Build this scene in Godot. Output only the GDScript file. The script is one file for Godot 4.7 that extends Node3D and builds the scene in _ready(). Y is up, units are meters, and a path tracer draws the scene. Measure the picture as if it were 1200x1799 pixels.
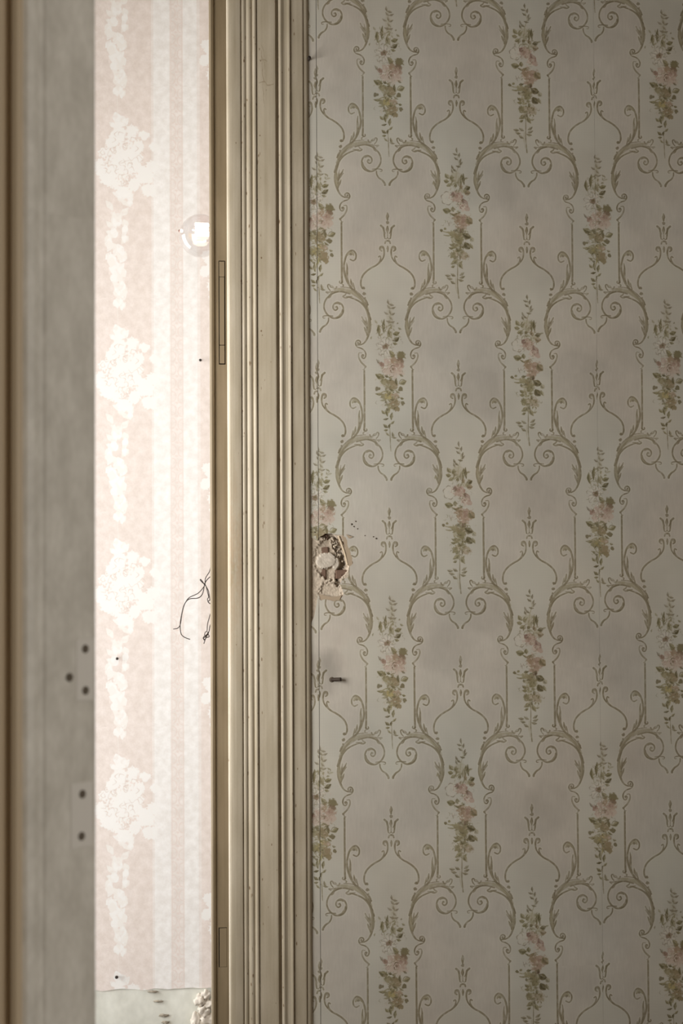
extends Node3D
# An old doorway beside flower-and-scroll wallpaper, seen from the next room.
# The camera stands above the origin at z = 3; the papered wall is the plane z = 0.

const EYE := Vector3(0, 1.45, 3.0)
const A_PITCH := 0.24938      # width between two printed columns, metres
const B_PITCH := 0.26207      # half the height of the printed repeat
const X_PRINT := 0.41777      # a printed column
const Y_PRINT := 1.45 + 0.86564

var rng := RandomNumberGenerator.new()
var noise := FastNoiseLite.new()
var look: Basis
var M := {}

# ---------------------------------------------------------------- helpers
func at(px: float, py: float, z: float) -> Vector3:
	var d: Vector3 = look * Vector3(px - 600.0, 899.5 - py, -3000.0)
	return EYE + d * ((z - EYE.z) / d.z)

func at_x(px: float, py: float, x: float) -> Vector3:
	var d: Vector3 = look * Vector3(px - 600.0, 899.5 - py, -3000.0)
	return EYE + d * ((x - EYE.x) / d.x)

func mb() -> SurfaceTool:
	var st := SurfaceTool.new()
	st.begin(Mesh.PRIMITIVE_TRIANGLES)
	return st

func build(called: String, st: SurfaceTool, mat: Material, parent: Node = self, smooth := false) -> MeshInstance3D:
	st.generate_normals()
	var o := MeshInstance3D.new()
	o.name = called
	o.mesh = st.commit()
	o.material_override = mat
	parent.add_child(o, true)
	return o

func base(called: String, p := Vector3.ZERO, parent: Node = self) -> Node3D:
	var o := Node3D.new()
	o.name = called
	parent.add_child(o, true)
	o.position = p
	return o

func tag(o: Node, label: String, category: String, kind := "", group := "") -> void:
	o.set_meta("label", label)
	o.set_meta("category", category)
	if kind: o.set_meta("kind", kind)
	if group: o.set_meta("group", group)

func quad(st: SurfaceTool, a: Vector3, b: Vector3, c: Vector3, d: Vector3) -> void:
	for p in [a, b, c, a, c, d]:
		st.add_vertex(p)

func quv(st: SurfaceTool, a: Vector3, b: Vector3, c: Vector3, d: Vector3, ua: Vector2, ub: Vector2, uc: Vector2, ud: Vector2) -> void:
	var ps := [a, b, c, a, c, d]
	var us := [ua, ub, uc, ua, uc, ud]
	for k in 6:
		st.set_uv(us[k])
		st.add_vertex(ps[k])

func box(st: SurfaceTool, lo: Vector3, hi: Vector3, ch := 0.0) -> void:
	# chamfered box
	st.set_smooth_group(-1)
	var c := (lo + hi) / 2.0
	var h := (hi - lo) / 2.0
	var pts := []
	for axis in 3:
		for s in [-1.0, 1.0]:
			var u := (axis + 1) % 3
			var v := (axis + 2) % 3
			var q := []
			for k in [[-1, -1], [1, -1], [1, 1], [-1, 1]]:
				var p := Vector3.ZERO
				p[axis] = s * h[axis]
				p[u] = k[0] * (h[u] - ch)
				p[v] = k[1] * (h[v] - ch)
				q.append(c + p)
			if s > 0: quad(st, q[3], q[2], q[1], q[0])
			else: quad(st, q[0], q[1], q[2], q[3])
	if ch <= 0.0: return
	for axis in 3:
		var u := (axis + 1) % 3
		var v := (axis + 2) % 3
		for su in [-1.0, 1.0]:
			for sv in [-1.0, 1.0]:
				var q := []
				for k in [[-1, 0], [1, 0], [1, 1], [-1, 1]]:
					var p := Vector3.ZERO
					p[axis] = k[0] * (h[axis] - ch)
					p[u] = su * (h[u] - (ch if k[1] == 1 else 0.0))
					p[v] = sv * (h[v] - (0.0 if k[1] == 1 else ch))
					q.append(c + p)
				if su * sv > 0: quad(st, q[0], q[1], q[2], q[3])
				else: quad(st, q[3], q[2], q[1], q[0])
	for sx in [-1.0, 1.0]:
		for sy in [-1.0, 1.0]:
			for sz in [-1.0, 1.0]:
				var a := c + Vector3(sx * h.x, sy * (h.y - ch), sz * (h.z - ch))
				var b := c + Vector3(sx * (h.x - ch), sy * h.y, sz * (h.z - ch))
				var d := c + Vector3(sx * (h.x - ch), sy * (h.y - ch), sz * h.z)
				for p in ([a, d, b] if sx * sy * sz > 0 else [a, b, d]):
					st.add_vertex(p)

func boxm(called: String, lo: Vector3, hi: Vector3, mat: Material, parent: Node = self, ch := 0.0) -> MeshInstance3D:
	var st := mb()
	box(st, lo, hi, ch)
	return build(called, st, mat, parent)

# vertical extrusion of an outline given left to right, seen from the front
func extrude(st: SurfaceTool, prof: Array, y0: float, y1: float, u0: float, u1: float, rows := 1) -> void:
	st.set_smooth_group(-1)
	for k in prof.size() - 1:
		var p: Vector2 = prof[k]
		var q: Vector2 = prof[k + 1]
		var up := (p.x - u0) / (u1 - u0)
		var uq := (q.x - u0) / (u1 - u0)
		for r in rows:
			var ya: float = lerpf(y1, y0, float(r) / rows)
			var yb: float = lerpf(y1, y0, float(r + 1) / rows)
			quv(st, Vector3(p.x, ya, p.y), Vector3(q.x, ya, q.y), Vector3(q.x, yb, q.y), Vector3(p.x, yb, p.y), Vector2(up, vmap(ya)), Vector2(uq, vmap(ya)), Vector2(uq, vmap(yb)), Vector2(up, vmap(yb)))

func vmap(y: float) -> float:
	return (2.46 - y) / 1.9

func tube(st: SurfaceTool, pts: Array, r: float, sides := 6, r_end := -1.0) -> void:
	st.set_smooth_group(1)
	var rings := []
	var n := pts.size()
	var side := Vector3.UP
	for k in n:
		var t: Vector3 = (pts[mini(k + 1, n - 1)] - pts[maxi(k - 1, 0)]).normalized()
		if k == 0 and absf(t.dot(side)) > 0.9: side = Vector3.RIGHT
		var a: Vector3 = (side - t * side.dot(t)).normalized()
		side = a
		var b := t.cross(a)
		var rr: float = r if r_end < 0 else lerpf(r, r_end, float(k) / (n - 1))
		var ring := []
		for s in sides:
			var f := TAU * s / sides
			ring.append(pts[k] + (a * cos(f) + b * sin(f)) * rr)
		rings.append(ring)
	for k in n - 1:
		for s in sides:
			var s2 := (s + 1) % sides
			quad(st, rings[k][s], rings[k + 1][s], rings[k + 1][s2], rings[k][s2])
	for s in sides:
		var s2 := (s + 1) % sides
		for p in [rings[0][s2], pts[0], rings[0][s]]: st.add_vertex(p)
		for p in [rings[n - 1][s], pts[n - 1], rings[n - 1][s2]]: st.add_vertex(p)

func smooth_path(pts: Array, per := 6) -> Array:
	var out := []
	var n := pts.size()
	for k in n - 1:
		var p0: Vector3 = pts[maxi(k - 1, 0)]
		var p1: Vector3 = pts[k]
		var p2: Vector3 = pts[k + 1]
		var p3: Vector3 = pts[mini(k + 2, n - 1)]
		for j in per:
			out.append(p1.cubic_interpolate(p2, p0, p3, float(j) / per))
	out.append(pts[n - 1])
	return out

# lathe along a local axis: prof = [radius, along] pairs
func lathe(st: SurfaceTool, origin: Vector3, axis: Vector3, prof: Array, sides := 24) -> void:
	st.set_smooth_group(1)
	var a := axis.cross(Vector3(0.31, 0.77, 0.55)).normalized()
	var b := axis.cross(a)
	for k in prof.size() - 1:
		for s in sides:
			var f := TAU * s / sides
			var g := TAU * (s + 1) / sides
			var e0 := a * cos(f) + b * sin(f)
			var e1 := a * cos(g) + b * sin(g)
			var p: Array = prof[k]
			var q: Array = prof[k + 1]
			quad(st, origin + axis * p[1] + e0 * p[0], origin + axis * q[1] + e0 * q[0], origin + axis * q[1] + e1 * q[0], origin + axis * p[1] + e1 * p[0])

# a lumpy stone: a sphere pushed about by noise
func lump(st: SurfaceTool, c: Vector3, r: Vector3, rough: float, seed_at: float, n := 12, freq := 2.2) -> void:
	st.set_smooth_group(1)
	var grid := []
	for i in n + 1:
		var row := []
		for j in 2 * n + 1:
			var th := PI * i / n
			var ph := TAU * (j % (2 * n)) / (2 * n)
			var d := Vector3(sin(th) * cos(ph), cos(th), sin(th) * sin(ph))
			var k := 1.0 + rough * noise.get_noise_3d(d.x * freq * 40 + seed_at, d.y * freq * 40, d.z * freq * 40 + seed_at * 2.0)
			row.append(c + d * k * r)
		grid.append(row)
	for i in n:
		for j in 2 * n:
			quad(st, grid[i][j], grid[i + 1][j], grid[i + 1][j + 1], grid[i][j + 1])

func paint(c: Color, rough := 0.6) -> StandardMaterial3D:
	var m := StandardMaterial3D.new()
	m.albedo_color = c
	m.roughness = rough
	return m

func tex(im: Image) -> ImageTexture:
	return ImageTexture.create_from_image(im)

# ---------------------------------------------------------------- painting on a byte canvas
var cw := 0
var chh := 0
var sc := 1.0
var cv := PackedByteArray()
var mask := PackedFloat32Array()
var ox := 0.0
var oy := 0.0
var gain := 1.0
var gilt := false

func canvas(w: int, h: int, scale: float, c: Color) -> void:
	cw = w
	chh = h
	sc = scale
	cv = PackedByteArray()
	cv.resize(w * h * 3)
	mask = PackedFloat32Array()
	mask.resize(w * h)
	var r := int(c.r8)
	var g := int(c.g8)
	var b := int(c.b8)
	for k in w * h:
		cv[k * 3] = r
		cv[k * 3 + 1] = g
		cv[k * 3 + 2] = b

func finish(mip := true) -> ImageTexture:
	var im := Image.create_from_data(cw, chh, false, Image.FORMAT_RGB8, cv)
	if mip: im.generate_mipmaps()
	return tex(im)

func dab(x: float, y: float, r: float, soft: float, touched: Array) -> void:
	# raise the mask round a point, edges wrap
	var r1 := r + soft
	for yy in range(floori(y - r1), ceili(y + r1) + 1):
		for xx in range(floori(x - r1), ceili(x + r1) + 1):
			var d := sqrt((xx - x) * (xx - x) + (yy - y) * (yy - y))
			if d > r1: continue
			var a := clampf((r1 - d) / (2.0 * soft), 0.0, 1.0)
			var k := posmod(yy, chh) * cw + posmod(xx, cw)
			if a > mask[k]:
				if mask[k] == 0.0: touched.append(k)
				mask[k] = a

func flush(touched: Array, c: Color, alpha: float, worn := 0.35) -> void:
	var r := c.r8
	var g := c.g8
	var b := c.b8
	for k in touched:
		var x: int = k % cw
		var y: int = k / cw
		var a: float = mask[k] * alpha * clampf(1.0 + worn * (noise.get_noise_2d(x * 2.3 + ox, y * 2.3 + oy) * 2.0), 0.0, 1.25)
		a = minf(a, 1.0)
		mask[k] = 0.0
		cv[k * 3] = int(lerpf(cv[k * 3], r, a))
		cv[k * 3 + 1] = int(lerpf(cv[k * 3 + 1], g, a))
		cv[k * 3 + 2] = int(lerpf(cv[k * 3 + 2], b, a))

# brush stroke through flat [u, v, u, v ...]; width w0 -> w1 -> w2 (print units)
func stroke(p: Array, w0: float, w1: float, w2: float, c: Color, alpha := 0.9, mir := 1.0, soft := 0.9) -> void:
	var touched := []
	var n := p.size() / 2
	var total := n - 1
	for k in total:
		var p1 := Vector2(p[2 * k] * mir, p[2 * k + 1])
		var p2 := Vector2(p[2 * k + 2] * mir, p[2 * k + 3])
		var k0 := maxi(k - 1, 0)
		var k3 := mini(k + 2, n - 1)
		var p0 := Vector2(p[2 * k0] * mir, p[2 * k0 + 1])
		var p3 := Vector2(p[2 * k3] * mir, p[2 * k3 + 1])
		var steps := maxi(2, ceili(p1.distance_to(p2) * sc / 0.8))
		for j in steps:
			var f := float(j) / steps
			var q := p1.cubic_interpolate(p2, p0, p3, f)
			var t := (k + f) / total
			var w: float = lerpf(w0, w1, t * 2.0) if t < 0.5 else lerpf(w1, w2, t * 2.0 - 1.0)
			dab((q.x) * sc + ox, (q.y) * sc + oy, maxf(w * gain * sc * 0.5, 0.1), soft, touched)
	flush(touched, c, alpha)
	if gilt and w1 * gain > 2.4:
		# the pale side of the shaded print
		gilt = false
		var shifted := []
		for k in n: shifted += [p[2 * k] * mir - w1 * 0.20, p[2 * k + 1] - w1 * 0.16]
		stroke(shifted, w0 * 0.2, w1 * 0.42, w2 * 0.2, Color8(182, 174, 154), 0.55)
		gilt = true

func blob(u: float, v: float, rx: float, ry: float, rot: float, c: Color, alpha := 0.9, soft := 0.25, rag := 0.25) -> void:
	var cx := u * sc + ox
	var cy := v * sc + oy
	var R := maxf(rx, ry) * sc * 1.4 + 1.0
	var cr := cos(rot)
	var sr := sin(rot)
	var r := c.r8
	var g := c.g8
	var b := c.b8
	for yy in range(floori(cy - R), ceili(cy + R) + 1):
		for xx in range(floori(cx - R), ceili(cx + R) + 1):
			var dx := (xx - cx) / sc
			var dy := (yy - cy) / sc
			var e := Vector2((dx * cr + dy * sr) / rx, (-dx * sr + dy * cr) / ry).length()
			if e > 1.5: continue
			e += rag * noise.get_noise_2d(xx * 4.0, yy * 4.0) * 2.0
			var a := clampf((1.0 - e) / soft + 0.5, 0.0, 1.0) * alpha
			if a <= 0.0: continue
			var k := posmod(yy, chh) * cw + posmod(xx, cw)
			cv[k * 3] = int(lerpf(cv[k * 3], r, a))
			cv[k * 3 + 1] = int(lerpf(cv[k * 3 + 1], g, a))
			cv[k * 3 + 2] = int(lerpf(cv[k * 3 + 2], b, a))

# a pointed leaf from its base along an angle, half in shade, with a pale vein
func leaf(u: float, v: float, length: float, wide: float, ang: float, c: Color, alpha := 0.85) -> void:
	var d := Vector2(cos(ang), sin(ang))
	var s := Vector2(-d.y, d.x)
	var p := Vector2(u, v) - d * length * 0.5
	var q := Vector2(u, v) + d * length * 0.5
	var m := Vector2(u, v) + s * wide * 0.14
	stroke([p.x, p.y, m.x, m.y, q.x, q.y], 0.5, wide, 0.3, c, alpha)
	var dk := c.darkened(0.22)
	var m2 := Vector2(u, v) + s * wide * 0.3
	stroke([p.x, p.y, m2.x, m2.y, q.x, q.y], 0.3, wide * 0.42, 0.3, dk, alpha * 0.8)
	stroke([p.x, p.y, u, v], 0.3, 0.5, 0.3, c.lightened(0.35), 0.5)

# ---------------------------------------------------------------- the printed wallpaper
var INK := Color8(134, 124, 103)
var INK_L := Color8(152, 144, 126)
var OLIVE := Color8(162, 154, 130)
var PALE := Color8(214, 210, 200)

func half_width(v: float) -> float:
	var t := [58, 2, 66, 4, 78, 8, 90, 17, 97, 28, 103, 36, 110, 43, 119, 46, 133, 43, 150, 39, 168, 36, 180, 33, 190, 31, 205, 31, 215, 34, 228, 43, 240, 44, 250, 40, 270, 40, 380, 40, 388, 33, 396, 22, 410, 14, 427, 11, 438, 12, 446, 18, 456, 14, 470, 1]
	if v < t[0] or v > t[t.size() - 2]: return -1.0
	for k in range(0, t.size() - 2, 2):
		if v <= t[k + 2]:
			return lerpf(t[k + 1], t[k + 3], (v - t[k]) / (t[k + 2] - t[k]))
	return -1.0

func panel_ground() -> void:
	var inner := Color8(206, 203, 194)
	for yy in range(int(56 * sc), int(472 * sc)):
		var v := yy / sc
		var h := half_width(v)
		if h < 0.0: continue
		for xx in range(int(-h * sc) - 2, int(h * sc) + 3):
			var u := xx / sc
			var a := clampf((h - absf(u)) * 0.6 + 0.5, 0.0, 1.0) * 0.9
			var k := posmod(int(yy + oy), chh) * cw + posmod(int(xx + ox), cw)
			# little printed diaper of dots
			var d := cos((u + v) * 2.05) * cos((u - v) * 2.05)
			var clear := clampf((absf(u) - 9.0) / 10.0, 0.0, 1.0) if v > 200 and v < 350 else 1.0
			var dots := d * (8.0 + 6.0 * noise.get_noise_2d(xx * 0.5 + ox, yy * 0.5)) * clear
			cv[k * 3] = clampi(int(lerpf(cv[k * 3], inner.r8, a) + dots * a), 0, 255)
			cv[k * 3 + 1] = clampi(int(lerpf(cv[k * 3 + 1], inner.g8, a) + dots * a), 0, 255)
			cv[k * 3 + 2] = clampi(int(lerpf(cv[k * 3 + 2], inner.b8, a) + dots * a), 0, 255)

func spiral(cx: float, cy: float, r0: float, a0: float, turns: float) -> Array:
	var out := []
	var n := int(absf(turns) * 9) + 2
	for k in n + 1:
		var f := float(k) / n
		var a := a0 + turns * TAU * f
		var r := lerpf(r0, r0 * 0.18, f)
		out += [cx + cos(a) * r, cy + sin(a) * r]
	return out

func ornament(pass_no: int) -> void:
	# pass 0: pale halo left round the print; pass 1: the print itself
	var halo := pass_no == 0
	for s in [1.0, -1.0]:
		var c := INK if s > 0 else INK.lerp(INK_L, 0.45)
		var e := 0.0
		var al := 0.9
		if halo:
			c = PALE
			e = 3.4
			al = 0.55
		# tulip petals
		stroke([11.6, 23, 7.5, 27, 6, 34, 5.6, 40, 4.8, 45.5], 2.6 + e, 2.4 + e, 1.6 + e, c, al, s)
		stroke([7, 27, 5.4, 33, 2.8, 37], 2.6 + e, 1.6 + e, 0.8 + e, c, al * (0.8 if s > 0 else 0.4), s)
		stroke([4.8, 45, 2.5, 46.5, 0.4, 44], 1.0 + e, 1.0 + e, 0.8 + e, c, al * 0.8, s)
		stroke([4.6, 54, 3.2, 50.5, 0, 49.5], 2.0 + e, 2.2 + e, 2.4 + e, c, al * 0.85, s)
		# shoulder curl and ogee line
		stroke([10.4, 67.5, 13.6, 65, 12.8, 60.6, 9, 60, 6.8, 64, 6, 71, 7.6, 79, 11.7, 85.5], 1.6 + e, 2.6 + e, 1.6 + e, c, al, s)
		stroke([9, 62, 11, 62.5, 11.4, 65], 1.5 + e, 2.2 + e, 1.0 + e, c, al * 0.55, s)
		stroke([16, 78, 13.4, 76.6, 12.2, 80.5, 14.6, 87, 20, 92.5, 28, 97, 36, 102.5, 43, 110, 46.7, 119, 47, 128, 44.6, 133.5], 1.6 + e, 2.2 + e, 2.3 + e, c, al, s)
		stroke([8, 80, 11.7, 86, 17.5, 91.5, 24, 95.5], 1.2 + e, 1.4 + e, 0.8 + e, c, al * 0.8, s)
		# beads
		blob_m(42.5, 133, 2.6, 2.4, c, al, s, e)
		blob_m(41.2, 142.8, 3.0, 2.6, c, al * 0.9, s, e)
		blob_m(40.2, 150.6, 1.8, 1.8, c, al * 0.8, s, e)
		stroke([39, 153, 37.2, 159, 36.8, 166], 1.2 + e, 3.8 + e, 1.6 + e, c, al, s)
		stroke([41.5, 158, 39, 163, 37, 170], 0.8 + e, 2.0 + e, 1.2 + e, c, al * 0.7, s)
		blob_m(35.2, 161.5, 1.6, 1.3, c, al * 0.8, s, e)
		# acanthus drop on the side of the panel
		stroke([52, 155.5, 44.5, 161, 38.8, 168.5, 34.6, 180, 32, 192, 31.6, 203, 33.8, 213, 37.4, 222.5, 42, 229, 47.5, 232], 1.4 + e, 3.6 + e, 1.4 + e, c, al, s)
		if not halo:
			stroke([33.6, 187, 33.4, 198, 35, 208, 37, 216], 2.0, 5.0, 1.4, OLIVE if s > 0 else OLIVE.lerp(INK_L, 0.5), 0.85, s)
		stroke([45.8, 183, 43, 189, 39, 194, 36, 203], 1.0 + e, 2.6 + e, 1.4 + e, c, al * 0.9, s)
		stroke([46, 189.5, 42, 194.5, 38.5, 200, 36, 208], 0.8 + e, 1.8 + e, 1.0 + e, c, al * 0.7, s)
		stroke([41.6, 201.5, 39.4, 207, 36.6, 215], 1.0 + e, 2.8 + e, 1.2 + e, c, al * 0.9, s)
		stroke([39, 184, 37.4, 192, 35, 199], 0.8 + e, 2.0 + e, 0.8 + e, c, al * 0.7, s)
		# upper curl
		stroke([47, 232] + spiral(51.6, 228.6, 5.4, 0.9, -1.25), 1.4 + e, 1.8 + e, 2.2 + e, c, al, s)
		stroke([57, 229, 56.6, 232.5, 53.4, 236.3, 46.8, 238.6, 41.6, 242.5, 39.2, 248.5, 40.4, 254.5, 44, 256, 46.4, 252.6, 45.2, 249.6, 42.6, 250.2], 1.4 + e, 1.8 + e, 1.4 + e, c, al, s)
		blob_m(43.6, 251.6, 1.6, 1.8, c, al * 0.8, s, e)
		stroke([46, 246.6, 50.6, 246.4, 51.8, 251, 50.6, 256.6, 47, 263, 42, 268, 39.4, 271], 1.0 + e, 2.0 + e, 2.4 + e, c, al * 0.75, s)
		stroke([39.2, 270, 41, 272.6, 42.4, 275, 44.8, 275.4], 2.2 + e, 1.4 + e, 0.8 + e, c, al * 0.8, s)
		# upright rod
		stroke([42, 277, 41.9, 312, 42, 340, 42.1, 366, 42.6, 381], 2.3 + e, 2.5 + e, 2.6 + e, c, al, s)
		stroke([43, 381, 40.6, 383, 38, 381.6, 38.6, 379], 2.2 + e, 1.6 + e, 1.4 + e, c, al, s)
		stroke([42.4, 384, 44.6, 386.4, 43.6, 388.6], 1.0 + e, 2.2 + e, 1.0 + e, c, al * 0.8, s)
		# outer crook with leaflets
		stroke([57, 341, 62.5, 343.2, 66.6, 339, 66.6, 331, 61.5, 325.4, 55.4, 327.4, 50.4, 334, 47.2, 344, 45.8, 355, 46.8, 365, 49.4, 374, 53, 382.5, 58, 390, 64, 397, 71, 404.5, 78.5, 414, 84, 424], 1.6 + e, 2.6 + e, 2.8 + e, c, al, s)
		stroke([52, 334, 56, 329.6, 61, 330.4, 63, 334], 1.6 + e, 4.6 + e, 1.6 + e, OLIVE if not halo else c, al * 0.8, s)
		blob_m(58.2, 332.4, 2.6, 2.0, c, al * 0.8, s, e)
		stroke([50.6, 347, 51.6, 356, 51, 365, 52, 375, 54.6, 383], 0.8 + e, 3.6 + e, 1.2 + e, c, al * 0.85, s)
		stroke([57.6, 375, 58.4, 382, 61, 389], 0.8 + e, 3.0 + e, 1.0 + e, c, al * 0.9, s)
		stroke([62, 382, 62.6, 387.5, 65, 394], 0.8 + e, 2.4 + e, 1.0 + e, c, al * 0.8, s)
		# great C scroll at the foot
		if not halo:
			stroke([88, 430, 82, 418, 74, 408.5, 64, 400.5, 52, 395.6, 40, 393.8, 30, 393.6], 2.5, 6.0, 3.0, OLIVE if s > 0 else OLIVE.lerp(INK_L, 0.45), 0.6, s)
		stroke([88, 421, 80, 409, 70, 399, 60, 392.6, 50, 390.2, 40, 389.4], 1.2 + e, 1.6 + e, 1.0 + e, c, al * 0.75, s)
		stroke([91.6, 446, 88, 434, 82.6, 425, 75, 416.6, 66, 411.4, 57, 408, 50, 406.4], 2.8 + e, 2.2 + e, 1.4 + e, c, al, s)
		stroke([56, 401.5, 47.4, 398.8, 38.6, 397.6, 29.6, 399.4, 21.6, 404, 14.8, 411, 11.4, 419, 11.2, 427.5, 14.8, 435.4, 20.4, 441, 28.6, 444.4, 38, 442, 43.6, 435, 44.2, 425.5, 40.2, 418.6, 33.2, 416.8, 27.6, 420.6, 26.8, 426.6, 30.6, 430.2, 34.4, 427.4, 33, 423.6], 1.8 + e, 2.2 + e, 1.8 + e, c, al, s)
		stroke([30, 443.6, 37.6, 440.8, 42, 435, 43, 428.6], 1.2 + e, 4.0 + e, 1.4 + e, c, al * 0.9, s)
		stroke([30, 419, 34.6, 417.4, 39, 420.4], 1.0 + e, 3.2 + e, 1.0 + e, c, al * 0.75, s)
		blob_m(31.6, 424.6, 2.0, 2.0, c, al * 0.5, s, e)
		# leaf lobes at the tip of the scroll
		stroke([36, 397, 27, 399, 20.5, 404.6], 1.4 + e, 3.8 + e, 2.2 + e, c, al * 0.85, s)
		stroke([33, 389.6, 31, 392.6, 27, 393], 2.2 + e, 1.6 + e, 0.8 + e, c, al * 0.8, s)
		stroke([27, 391, 22.4, 389.4, 20.6, 385.4, 17.6, 386.4, 18.4, 391.4, 22, 396], 1.0 + e, 1.8 + e, 1.2 + e, c, al * 0.85, s)
		stroke([22.5, 387, 26, 388.5, 29, 391.5], 1.4 + e, 1.6 + e, 0.8 + e, c, al * 0.6, s)
		stroke([18, 401, 14.6, 398.4, 20, 398.6, 26, 397], 1.6 + e, 1.6 + e, 0.8 + e, c, al * 0.7, s)
		stroke([19, 409, 21.6, 406.4, 24.6, 402], 1.0 + e, 2.6 + e, 1.2 + e, c, al * 0.8, s)
		stroke([44, 405.6, 47.6, 403.6, 50, 400.2], 1.6 + e, 2.0 + e, 1.2 + e, c, al * 0.8, s)
		stroke([43.6, 406.6, 48, 408.2, 54, 406.6, 60, 406], 1.2 + e, 2.6 + e, 0.8 + e, c, al * 0.85, s)
		# pendant V
		stroke([26, 440.4, 18, 439.8, 12, 440.2, 9, 441.6, 9.8, 444.2, 12.6, 444], 1.4 + e, 1.4 + e, 1.0 + e, c, al * 0.8, s)
		stroke([18.8, 444, 18.2, 449.6, 14.6, 455.6, 8.8, 459.6, 4.6, 465, 3.8, 468], 1.6 + e, 2.0 + e, 3.0 + e, c, al, s)
	var cm := PALE if halo else INK
	var em := 3.2 if halo else 0.0
	var am := 0.55 if halo else 0.85
	stroke([0, 0, 0.4, 4, -0.2, 9, 0, 13], 0.8 + em, 4.4 + em, 1.6 + em, cm, am * 0.8)
	stroke([0, 10, 0, 14], 2.0 + em, 2.2 + em, 1.4 + em, cm, am)
	blob(0, 17.6, 3.4 + em * 0.5, 2.6 + em * 0.5, 0, cm, am * 0.8)
	stroke([0, 24, -0.4, 30, 0, 36], 1.6 + em, 4.2 + em, 1.0 + em, cm, am)
	stroke([0, 36, 0, 45], 1.2 + em, 1.4 + em, 1.4 + em, cm, am * 0.6)
	stroke([0, 59, 0.2, 63, 0, 69], 1.6 + em, 3.2 + em, 1.4 + em, cm, am)

func blob_m(u: float, v: float, rx: float, ry: float, c: Color, al: float, s: float, e: float) -> void:
	blob(u * s, v, rx + e * 0.5, ry + e * 0.5, 0, c, al, 0.35, 0.2)

var G1 := Color8(146, 138, 106)
var G2 := Color8(164, 156, 126)
var G3 := Color8(182, 175, 152)
var GD := Color8(122, 113, 85)
var RUST := Color8(164, 142, 118)
var PINK := Color8(190, 167, 155)
var PINKD := Color8(164, 137, 125)
var PINKL := Color8(206, 190, 178)
var WHITE := Color8(220, 214, 204)
var GREYL := Color8(150, 140, 124)

func rose(u: float, v: float, r: float, dark: Color, mid: Color, light: Color) -> void:
	blob(u, v, r, r * 0.9, 0.4, mid, 0.85, 0.3, 0.3)
	for k in 7:
		var a := rng.randf() * TAU
		var rr := r * rng.randf_range(0.25, 0.85)
		var col: Color = [light, dark, light, mid, dark][k % 5]
		var b := a + rng.randf_range(0.8, 1.6)
		var m := (a + b) / 2
		stroke([u + cos(a) * rr, v + sin(a) * rr, u + cos(m) * rr * 1.12, v + sin(m) * rr * 1.12, u + cos(b) * rr, v + sin(b) * rr], 0.6, r * 0.28, 0.5, col, 0.75)
	blob(u - r * 0.15, v - r * 0.1, r * 0.28, r * 0.24, 0.3, dark, 0.6)

func sprig(pts: Array, ink: Color, sz: float) -> void:
	for k in range(0, pts.size(), 3):
		leaf(pts[k], pts[k + 1], sz * 1.35, sz * 0.62, pts[k + 2], ink, 0.8)

func scatter(n: int, u0: float, u1: float, v0: float, v1: float, cols: Array, r0: float, r1: float, alpha := 0.7) -> void:
	for k in n:
		var a := rng.randf() * TAU
		var r := sqrt(rng.randf())
		var u := (u0 + u1) / 2 + cos(a) * r * (u1 - u0) / 2
		var v := (v0 + v1) / 2 + sin(a) * r * (v1 - v0) / 2
		blob(u, v, rng.randf_range(r0, r1), rng.randf_range(r0, r1) * 0.7, rng.randf() * PI, cols[rng.randi() % cols.size()], alpha, 0.4, 0.3)

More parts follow.
